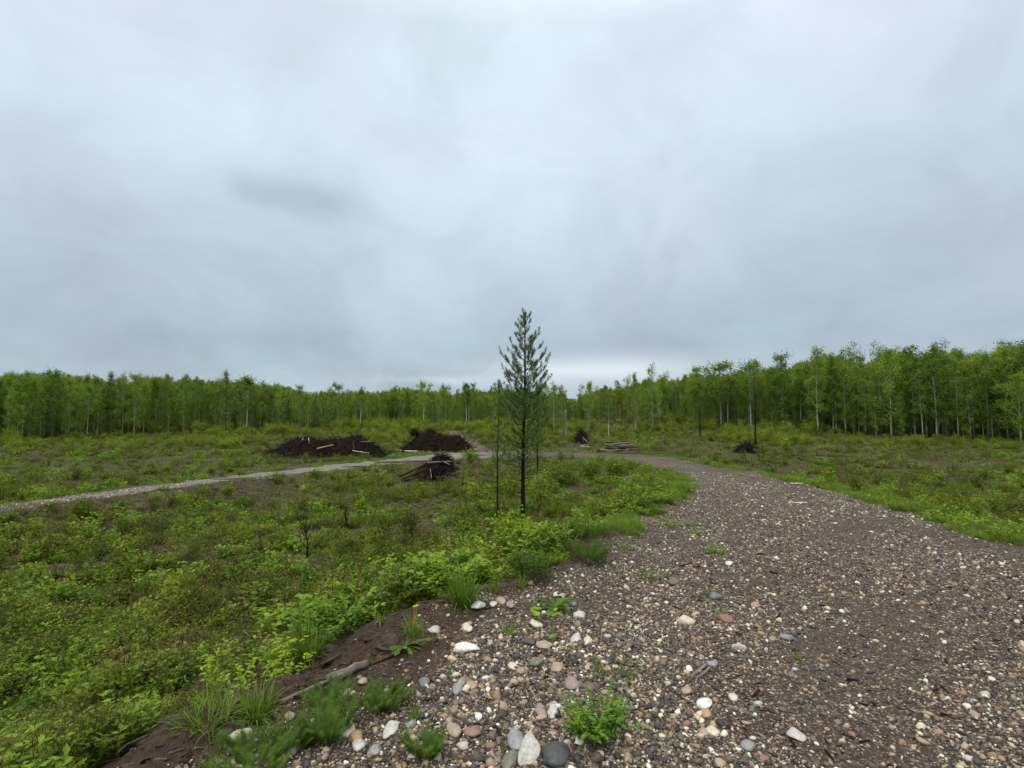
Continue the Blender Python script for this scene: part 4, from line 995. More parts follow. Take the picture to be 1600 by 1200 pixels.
# ------------------------------------------------------------------ slash piles, brush and logs
def slash_pile(px, py, wpx, hpx, dep, label, seed, peaks, name='slash_pile', twigs=700, cat='slash pile'):
    hpx = hpx * 1.32
    rg = np.random.default_rng(seed); p = hit(px, py); sx = p[1] / F; W = wpx * sx; Hh = hpx * sx * 1.05
    rz = -math.atan2(p[0], p[1]) * .6
    c = p + np.array([math.sin(-rz) * dep * .45, dep * .45, 0]); c[2] = p[2]
    t = thing(name, label, cat, tuple(c), rz)
    nx, ny = 150, 44; u = np.linspace(-1.12, 1.12, nx); v = np.linspace(-1.2, 1.2, ny); U, Vv = np.meshgrid(u, v)
    env = np.clip(1 - np.abs(U) ** 2.6, 0, 1) ** .6 * np.clip(1 - np.abs(Vv) ** 2.2, 0, 1) ** .75
    pk = np.interp(U, [q[0] for q in peaks], [q[1] for q in peaks])
    nz = fbm(U * W / 2 + seed * 3.1, Vv * dep / 2, 1.5, 5, seed); nf = fbm(U * W / 2, Vv * dep / 2, 6, 4, seed + 2)
    Z = env * pk * Hh * (.80 + .42 * (nz - .5)) + (nf - .5) * .30 * (env > 0.02) * Hh ** .5 - .12 * (env <= 0.02) - .05
    X = U * W / 2 + (nf - .5) * .3; Y = Vv * dep / 2 + (nz - .5) * .4
    I = np.arange(nx * ny).reshape(ny, nx); Q = np.stack([I[:-1, :-1], I[:-1, 1:], I[1:, 1:], I[1:, :-1]], -1).reshape(-1, 4)
    mb = MB().add(np.stack([X, Y, Z], -1), Q=Q); link('mound', mb.mesh('mound', G['mound'], False), t)
    tw = MB()
    for k in range(twigs):
        i = rg.integers(0, nx); j = rg.integers(0, ny)
        if env[j, i] < .12: continue
        o = np.array([X[j, i], Y[j, i], Z[j, i] - .08]); d = norm(np.array([[rg.normal(0, 1), rg.normal(-.15, .8), rg.uniform(-.1, .75)]]))[0]
        L = rg.uniform(.2, .75) if rg.uniform() < .9 else rg.uniform(.7, 1.5)
        b = o + d * L * .6 + rg.normal(0, .06, 3); tube(tw, [o, b, o + d * L + rg.normal(0, .1, 3)], [rg.uniform(.012, .035), .015, .006], 3, cap=False)
    link('branches', tw.mesh('branches', G['twig']), t)
    return t
slash_pile(507, 715, 186, 30, 3.4, 'long low dark slash pile of soil and roots, widest of all, beyond the wet track', 5, [(-1, .75), (-.8, .82), (-.45, .95), (-.1, .84), (.2, .80), (.5, 1.06), (.62, 1.04), (1, .5)], twigs=1500)
slash_pile(683, 705, 112, 29, 3.2, 'shorter dark slash pile with a root ball on its left top, next to the footpath', 6, [(-1, .5), (-.6, .82), (-.3, 1.05), (0, .78), (.3, .7), (.6, .85), (1, .4)], twigs=1000)
slash_pile(1170, 709, 34, 14, 1.4, 'small dark slash pile at the foot of the thin pole pine', 8, [(-1, .7), (0, 1), (1, .7)], twigs=500)
slash_pile(909, 693, 20, 17, 1.6, 'small stump heap before the gap in the forest', 9, [(-1, .8), (-.2, 1.1), (1, .6)], 'stump_heap', 400, 'stump heap')

def stick(name, a, b, r, mat, label, cat, group=None, sides=7, bend=.03, lift=0.0, taper=.75):
    """a log or stick between two world points; a local frame so that its grain runs along it"""
    a = np.array(a, float); b = np.array(b, float); a[2] += lift; b[2] += lift; L = np.linalg.norm(b - a)
    rg = np.random.default_rng(int(abs(a[0] * 1000 + b[1] * 77)) % 99991); n = 7; t = np.linspace(0, 1, n)
    P = np.stack([bend * L * np.sin(t * 3.1) * rg.choice([-1, 1]), t * L, rg.normal(0, .15 * r, n)], 1); R = r * np.linspace(1, taper, n) * rg.uniform(.92, 1.08, n)
    mb = MB(); tube(mb, P, R, sides); o = link(name, mb.mesh(name, G[mat], True), None, tuple(a), label=label, category=cat, group=group)
    o.rotation_euler = Vector(b - a).to_track_quat('Y', 'Z').to_euler(); return o
def pxat(px, py, y):
    d = raydir(px, py); return np.array([0, 0, EYE]) + d * (y / d[1])
# pale poles lying on or against the piles
q = hit(507, 715); Y1 = q[1]
stick('pole', pxat(582, 690, Y1 + .9), pxat(526, 691, Y1 + 1.0), .035, 'drift', 'brownish pole lying level across the top of the long slash pile', 'pole')
stick('pole', pxat(495, 701, Y1 - .2), pxat(521, 695, Y1 + .3), .032, 'bleach', 'short yellowish pole slanting up the middle of the long slash pile', 'pole')
stick('pole', pxat(551, 704, Y1 - .1), pxat(577, 708, Y1 - .2), .032, 'bleach', 'whitish pole low on the right flank of the long slash pile', 'pole', bend=.06)
stick('pole', pxat(471, 693, Y1 + .5), pxat(474, 684, Y1 + .8), .024, 'bleach', 'left of two short pale stakes sticking up from the long slash pile', 'pole')
stick('pole', pxat(484.5, 694, Y1 + .4), pxat(482, 684, Y1 + .7), .034, 'bleach', 'right and thicker of two pale stakes sticking up from the long slash pile', 'pole')
stick('pole', pxat(553, 702, Y1 - .1), pxat(551, 692, Y1 + .4), .035, 'log', 'reddish stake upright in the right half of the long slash pile', 'pole')
def ground_stick(name, p1, p2, r, mat, label, cat, **k):
    a = hit(*p1); b = hit(*p2); a[2] += r * .7; b[2] += r * .7; return stick(name, a, b, r, mat, label, cat, **k)
ground_stick('pole', (627, 706), (652, 706), .07, 'bleach', 'pale pole on the ground at the front of the shorter slash pile', 'pole')
ground_stick('pole', (617, 703), (626, 705), .05, 'bleach', 'stubby pale pole between the two big slash piles', 'pole')
ground_stick('pole', (733, 702), (746, 703), .05, 'bleach', 'short pale pole on the ground right of the shorter slash pile', 'pole')
ground_stick('pole', (906, 698), (922, 699), .06, 'bleach', 'pale pole lying on grass in front of the small stump heap', 'pole')
ground_stick('log', (1022, 709), (1036, 709), .09, 'log', 'single dark log lying on the grass right of the log stack', 'log')
q = hit(909, 693)
stick('pole', pxat(903, 676, q[1] + .7), pxat(913, 692, q[1] - .4), .10, 'log', 'left grey pole leaning against the small stump heap', 'pole')
stick('pole', pxat(908, 679, q[1] + .6), pxat(918, 691, q[1] - .4), .08, 'drift', 'right grey pole leaning against the small stump heap', 'pole')
stick('pole', pxat(900, 684, q[1] + .3), pxat(917, 675, q[1] + .9), .05, 'twig', 'dark pole sticking out to the upper right of the stump heap', 'pole')
# root ball on the shorter slash pile
q = hit(683, 705)
def root_ball(c, R, label):
    t = thing('root_ball', label, 'root ball', tuple(c)); V, T = stone_shape(I3, 77, (R, R * .8, R * .75), .4, 1)
    V = V * (1 + .35 * (fbm(V[:, 0] * 9 + 5, V[:, 2] * 9 + V[:, 1] * 5, 1, 3, 5) - .5))[:, None]
    link('clod', MB().add(V, T=T).mesh('clod', G['mound']), t); mb = MB()
    for k in range(70):
        d = rand_dirs(1, -.3, 1)[0]; L = R * random.uniform(1.1, 1.7); tube(mb, [d * R * .5, d * L * .8 + RNG.normal(0, .05, 3), d * L + RNG.normal(0, .12, 3)], [.03, .02, .006], 3, cap=False)
    link('roots', mb.mesh('roots', G['twig']), t)
c = pxat(649, 678, q[1] + 1.2); root_ball(c, .40, 'dark root ball perched on the left top of the shorter slash pile')

# near brush pile of tangled branches with poles
def brush_pile():
    p = hit(680, 755); s = p[1] / F; c = p + np.array([0, .75, 0]); c[2] = float(H(c[0], c[1]))
    t = thing('brush_pile', 'dark tangled brush pile of branches and roots in the near field', 'brush pile', tuple(c)); rg = np.random.default_rng(12)
    R = .95; Hh = 50 * s
    core = MB(); V, T = stone_shape(I3, 99, (R * .72, R * .62, Hh * .72), .35, 0); V[:, 2] = np.maximum(V[:, 2], -.1); f_ = 1.35 - .75 * np.clip(V[:, 2] / (Hh * .72), 0, 1); V[:, 0] = V[:, 0] * f_ + .22 * np.clip(V[:, 2] / Hh, 0, 1); V[:, 1] *= f_
    V = V * (1 + .3 * (fbm(V[:, 0] * 5 + 3, V[:, 2] * 5 + V[:, 1] * 3, 1, 3, 5) - .5))[:, None]
    core.add(V, T=T); link('mound', core.mesh('mound', G['mound']), t)
    mb = MB()
    for k in range(900):
        a = rg.uniform(0, 6.28); e = rg.uniform(0, 1.57); o = np.array([math.cos(a) * math.cos(e) * R * .78, math.sin(a) * math.cos(e) * R * .68, math.sin(e) * Hh * .80]) * rg.uniform(.6, 1.0); o[:2] *= 1.3 - .7 * o[2] / Hh; o[0] += .25 * o[2] / Hh
        d = norm((np.array([rg.normal(.1, 1), rg.normal(0, 1), rg.normal(.1, .55)]))[None])[0]; L = rg.uniform(.25, .8)
        o = o - d * L * .5; e1 = o + d * L; 
        if e1[2] < -.05: e1[2] = .02
        tube(mb, [o, (o + e1) / 2 + rg.normal(0, .04, 3), e1], [rg.uniform(.007, .024), .012, .004], 4, cap=False)
    link('branches', mb.mesh('branches', G['twig']), t)
    mb = MB()
    for k in range(22):
        a = rg.uniform(-1.2, 1.2); o = np.array([math.cos(a) * .5, -abs(math.sin(a)) * .4 - .2, rg.uniform(.05, .3)]); d = np.array([math.cos(a) * .9 + .2, -.2, rg.uniform(-.3, .35)]); L = rg.uniform(.5, .9)
        tube(mb, [o, o + d * L * .5 + [0, 0, .05], o + d * L], [.012, .008, .003], 3, cap=False)
    link('twigs', mb.mesh('twigs', G['drift']), t)
    y = p[1]
    for (a, b, r, m, lab) in [((624, 745), (672, 721), .045, 'log', 'topmost of the poles jutting left out of the near brush pile'),
                              ((627, 750), (668, 731), .05, 'log', 'middle pole jutting left out of the near brush pile'),
                              ((632, 752), (672, 737), .05, 'twig', 'lower dark pole jutting left out of the near brush pile'),
                              ((640, 753), (676, 741), .045, 'log', 'lowest pole jutting left out of the near brush pile, touching the ground'),
                              ((668, 723), (705, 721), .035, 'drift', 'pale grey branch across the crest of the near brush pile')]:
        stick('pole', pxat(a[0], a[1], y + .25), pxat(b[0], b[1], y + .35), r, m, lab, 'pole')
    for (a, b, r, lab) in [((674, 748), (672, 732), .012, 'thin whitish twig upright on the face of the near brush pile'), ((694, 722), (703, 726), .014, 'short silver twig near the crest of the brush pile')]:
        stick('twig', pxat(a[0], a[1], y - .02), pxat(b[0], b[1], y + .1), r, 'bleach', lab, 'twig')
brush_pile()

def log_stack():
    p = hit(967, 708); y0 = p[1]; s = y0 / F; rg = np.random.default_rng(4)
    words = ['lowest front log of the stack, pale and longest, right end sticking out', 'second front log at the ground, dark and slipped to the left', 'third log at the ground, just behind the front ones', 'rear ground log of the stack with silvery bark',
             'log in the second layer at the front, reddish bark', 'second layer log in the middle of the stack', 'second layer log at the back of the stack', 'third layer log at the front with a pale end',
             'third layer log at the back of the stack', 'upper log resting left of the top one', 'topmost log of the stack, short and pale', 'crooked log fallen against the left end of the stack', 'thin log sliding off the right end of the stack', 'short log slanting in the left front of the stack', 'pale log slanting across the right front of the stack', 'narrow log just under the topmost one', 'stub end showing at the upper left of the stack', 'thin log filling the right middle of the stack']
    spec = [(938, 1000, 0, 0), (932, 985, 1, 0), (945, 1000, 2, 0), (940, 992, 3, 0), (942, 998, .5, 1), (944, 990, 1.5, 1), (948, 996, 2.5, 1), (946, 994, 1, 2), (949, 990, 2, 2), (945, 975, 1.2, 3), (952, 989, 1.8, 3), (930, 953, -.6, .1), (980, 1000, -.5, .2), (936, 972, .2, .6), (960, 1001, -.2, .5), (950, 983, .6, 2.4), (941, 968, 2, 2.6), (966, 997, 1.4, 1.6)]
    for (a, b, dy, lay), wd in zip(spec, words):
        y = y0 + dy * .30; z = p[2] + .15 + lay * .19; r = rg.uniform(.05, .09)
        a += rg.normal(0, 3); b += rg.normal(0, 3); A = np.array([(a - 800) / F * y, y + rg.normal(0, .3), z + rg.normal(0, .07)]); B = np.array([(b - 800) / F * y, y + rg.normal(0, .3), z + rg.normal(0, .07)])
        stick('log', A, B, r, 'log' if rg.uniform() < .75 else 'drift', wd, 'log', 'logs stacked beside the road bend', sides=9, bend=.015, taper=.85)
log_stack()

# small low heap of dirt by the track, stubs and dead saplings in the field
def dirt_heap(px, py, wpx, hpx, label, seed):
    p = hit(px, py); s = p[1] / F; V, T = stone_shape(I3, seed, (wpx * s / 2, wpx * s / 3, hpx * s), .3, 1)
    V = V * (1 + .3 * (fbm(V[:, 0] * 4, V[:, 1] * 4 + V[:, 2] * 4, 1, 4, 3) - .5))[:, None]
    link('dirt_heap', MB().add(V, T=T).mesh('dirt_heap', G['clod']), None, tuple(p), label=label, category='dirt heap')
dirt_heap(437, 733, 26, 6, 'low heap of brown dirt beside the track, below the long slash pile', 31)
dirt_heap(1057, 913, 0.1, 0.1, 'x', 32) if False else None

def dead_sapling(px, py, top, label, n=9, spread=.5, r=.012, seed=0, mat='twig'):
    rg = np.random.default_rng(seed); p = hit(px, py); h = (py - top) / F * p[1]; t = thing('dead_sapling', label, 'dead sapling', tuple(p))
    tr = MB(); tt = np.linspace(0, 1, 6); P = np.stack([.06 * h * np.sin(tt * 4 + seed), .04 * h * np.sin(tt * 3), tt * h], 1); tube(tr, P, np.linspace(r, r * .25, 6), 6); link('stem', tr.mesh('stem', G['bark'], True), t)
    lb = MB()
    for k in range(n):
        q = rg.uniform(.15, .9); o = np.array([np.interp(q, tt, P[:, j]) for j in range(3)]); a = rg.uniform(0, 6.28); L = h * rg.uniform(.25, .6) * (1 - q * .6)
        e = o + np.array([math.cos(a) * spread, math.sin(a) * spread, 1]) * L; tube(lb, [o, (o + e) / 2 + rg.normal(0, .02, 3), e], [r * .5, r * .35, r * .12], 4, cap=False)
        for m in range(3):
            f = rg.uniform(.3, 1); c = o + (e - o) * f; tube(lb, [c, c + rand_dirs(1, .2, 1, rg)[0] * L * .3], [r * .2, r * .08], 3, cap=False)
    link('limbs', lb.mesh('limbs', G[mat]), t)
dead_sapling(476, 872, 805, 'leafless forked dark sapling in the near left field', 12, .55, .016, 1)
dead_sapling(541, 826, 790, 'small blackened leafless stem in the middle of the field above the forked sapling', 5, .3, .02, 2)
dead_sapling(544, 752, 738, 'short charred stub standing in the field left of the brush pile', 3, .2, .035, 3)
dead_sapling(843, 818, 775, 'low bare twiggy sapling just right of the tall pine foot', 8, .5, .010, 4)
dead_sapling(722, 775, 740, 'thin reddish bare stem right of the near brush pile', 6, .3, .012, 5, 'log')
dead_sapling(404, 880, 838, 'thin bare stem at the far left of the near field', 7, .4, .010, 6)
p = hit(475, 768); V, T = stone_shape(I2, 55, (.12, .09, .13), .3, 1); link('tree_stump', MB().add(V, T=T).mesh('tree_stump', G['bleach']), None, (p[0], p[1], p[2] + .1), label='pale cut stump, the only white thing in the left field', category='stump')
p = hit(888, 800); stick('stake', p, p + np.array([.02, 0, .22]), .025, 'bleach', 'short grey white wooden stub standing in the ditch right of the tall pine', 'stake')
ground_stick('branch', (871, 796), (889, 792), .02, 'drift', 'weathered branch lying in the ditch left of the grey white stub', 'branch')
ground_stick('branch', (972, 748), (995, 744), .03, 'drift', 'pale branch on the grassy shoulder inside the road bend', 'branch')

# fallen wood close by
ground_stick('branch', (512, 1066), (572, 1042), .030, 'drift', 'thick weathered grey branch at the gravel edge between two horsetail clumps', 'branch')
ground_stick('branch', (437, 1100), (520, 1062), .014, 'drift', 'long thin weathered branch lying on the soil beside the left horsetail clumps', 'branch')
ground_stick('twig', (528, 1010), (539, 1046), .007, 'twig', 'dark crooked twig standing down the soil slope above the thick grey branch', 'twig', bend=.1)
ground_stick('twig', (740, 955), (776, 949), .006, 'twig', 'thin brown twig under the white bank stone', 'twig')
ground_stick('twig', (962, 996), (1010, 1011), .010, 'drift', 'dark brown wood splinter lying in the middle of the gravel', 'twig', sides=5)
ground_stick('twig', (1080, 1062), (1104, 1042), .016, 'drift', 'left one of two broken grey wood slivers on the road', 'twig', sides=4)
ground_stick('twig', (1087, 1062), (1110, 1044), .012, 'drift', 'right one of two broken grey wood slivers on the road', 'twig', sides=4)
ground_stick('twig', (1036, 923), (1048, 935), .005, 'drift', 'short thin twig below the round brown ball shaped cobble', 'twig')
ground_stick('twig', (986, 1180), (1001, 1196), .005, 'drift', 'thin crooked twig at the bottom edge right of the leafy weed', 'twig', bend=.1)
ground_stick('twig', (1012, 1187), (1022, 1168), .005, 'drift', 'curved thin twig crossing the gravel below the leafy weed', 'twig', bend=.1)
ground_stick('twig', (1061, 886), (1080, 880), .010, 'twig', 'dark short stick on the upper gravel above the brown cobble', 'twig')
ground_stick('twig', (620, 1022), (570, 1042), .008, 'twig', 'dark root running along the edge of the soil above the thick branch', 'twig', bend=.08)
ground_stick('board', (1155, 742), (1185, 748), .035, 'drift', 'dark piece of wood on the outer road verge right of the bend', 'wood piece')
ground_stick('branch', (1232, 786), (1262, 787), .02, 'bleach', 'whitish stick lying on the road at the right', 'branch')
ground_stick('branch', (1236, 757), (1255, 757), .03, 'bleach', 'pale stick at the outer road verge on the right', 'branch')
# clods of soil on the bank
def clods():
    n = 0
    V, T = stone_shape(I2, 61, (1, .8, .55), .5, 1); me = MB().add(V, T=T).mesh('clod', G['clod'])
    P = []
    x, y, r = polar(6000, 2.4, 8.5, -42, 15); sdd, basin, ins, _ = zones(x, y); k = basin & (sdd > .02) & (sdd < .75); x, y, r = x[k][:900], y[k][:900], r[k][:900]; m = len(x)
    s = np.exp(RNG.normal(math.log(.013), .55, m))
    scatter('loose_soil', [me], np.stack([x, y, H(x, y)], 1), RNG.uniform(0, 6, (m, 3)) * [.1, .1, 1], np.stack([s, s, s], 1), np.zeros(m, int))
clods()

# puddles in the left track
def puddle(q):
    cx, cy, cz, rx, ry, ca, sa = q; a = np.linspace(0, 2 * np.pi, 40, endpoint=False); u, v = np.cos(a) * rx * 1.02, np.sin(a) * ry * 1.02
    V = np.stack([cx + u * ca - v * sa, cy + u * sa + v * ca, np.full(40, cz - .004)], 1); V = np.vstack([V, [[cx, cy, cz - .004]]])
    link('puddle', MB().add(V, T=[[40, k, (k + 1) % 40] for k in range(40)]).mesh('puddle', WATER), kind='structure')
WATER, wnt, wp, _ = newmat('puddle_water')
wp.inputs['Base Color'].default_value = (.10, .09, .075, 1); wp.inputs['Roughness'].default_value = .06; wp.inputs['Specular IOR Level'].default_value = .9
for q in PUD: puddle(q)

# ------------------------------------------------------------------ named plants close by
G['mixw'] = G['weed']
def pl(px, py, hpx, kind, label, cat, mat, seed, name, wpx=None, flower=0, group=None, **kw):
    p = hit(px, py); dist = math.sqrt(p[0] ** 2 + p[1] ** 2 + (EYE - p[2]) ** 2); h = hpx / F * dist * 1.0; R = (wpx or hpx) / F * dist * .5
    h *= {'grass': .92, 'leafy': .80, 'horse': .62}.get(kind, 1)
    if kind == 'grass': b = grass_tuft(kw.get('n', 110), h * 1.05, R * .45, kw.get('lean', R / h * 1.0), kw.get('w', .005), seed)
    elif kind == 'leafy': b = leafy(kw.get('n', 26), h, R * 1.35, kw.get('leaf', .05), kw.get('per', 10), seed, kw.get('ratio', .55), kw.get('lean', .55), stemv=.2)
    elif kind == 'horse': b = horsetail(kw.get('n', 34), h, R * .8, seed)
    elif kind == 'rosette': b = rosette(kw.get('n', 16), R * 1.1, seed, kw.get('rise', .5))
    elif kind == 'bush':
        b, st = bush(kw.get('n', 900), R, h, kw.get('leaf', .05), seed)
        t = thing(name, label, cat, tuple(p), random.uniform(0, 6.28), group); link('foliage', b.mesh('foliage', G[mat]), t); link('stems', st.mesh('stems', G['twig']), t); return t
    if kw.get('plus'):
        bb = grass_tuft(60, h * 1.1, R * .5, R / h, .004, seed + 1); 
        for v_, a_ in zip(bb.v, bb.a): pass
        off = b.n; b.v += bb.v; b.q += [q_ + off for q_ in bb.q]; b.a += bb.a; b.n += bb.n
    if not flower:
        o = link(name, b.mesh(name, G[mat]), None, tuple(p), label=label, category=cat, group=group); o.rotation_euler = (0, 0, random.uniform(0, 6.28)); return o
    t = thing(name, label, cat, tuple(p), 0, group); link('foliage', b.mesh('foliage', G[mat]), t); rg = np.random.default_rng(seed)
    for k in range(flower):
        a = rg.uniform(0, 6.28); c = np.array([math.cos(a) * R * .4, math.sin(a) * R * .4 - .03, h * rg.uniform(.65, .95)]); fl = MB()
        tube(fl, [[0, 0, 0], c * [.5, .5, .55], c], [.0016, .0014, .0012], 3, .5, cap=False)
        m = 26; aa = np.arange(m) * 2.4; dd = np.stack([np.cos(aa), np.sin(aa), .2 + .9 * rg.uniform(0, 1, m)], 1); strips(fl, np.repeat(c[None], m, 0), dd, np.array([0, 0, 1.]), .016, .004, 1, (1, .8), 0, rg.uniform(0, 1, m))
        link('flower', fl.mesh('flower', G['petal']), t)
    return t
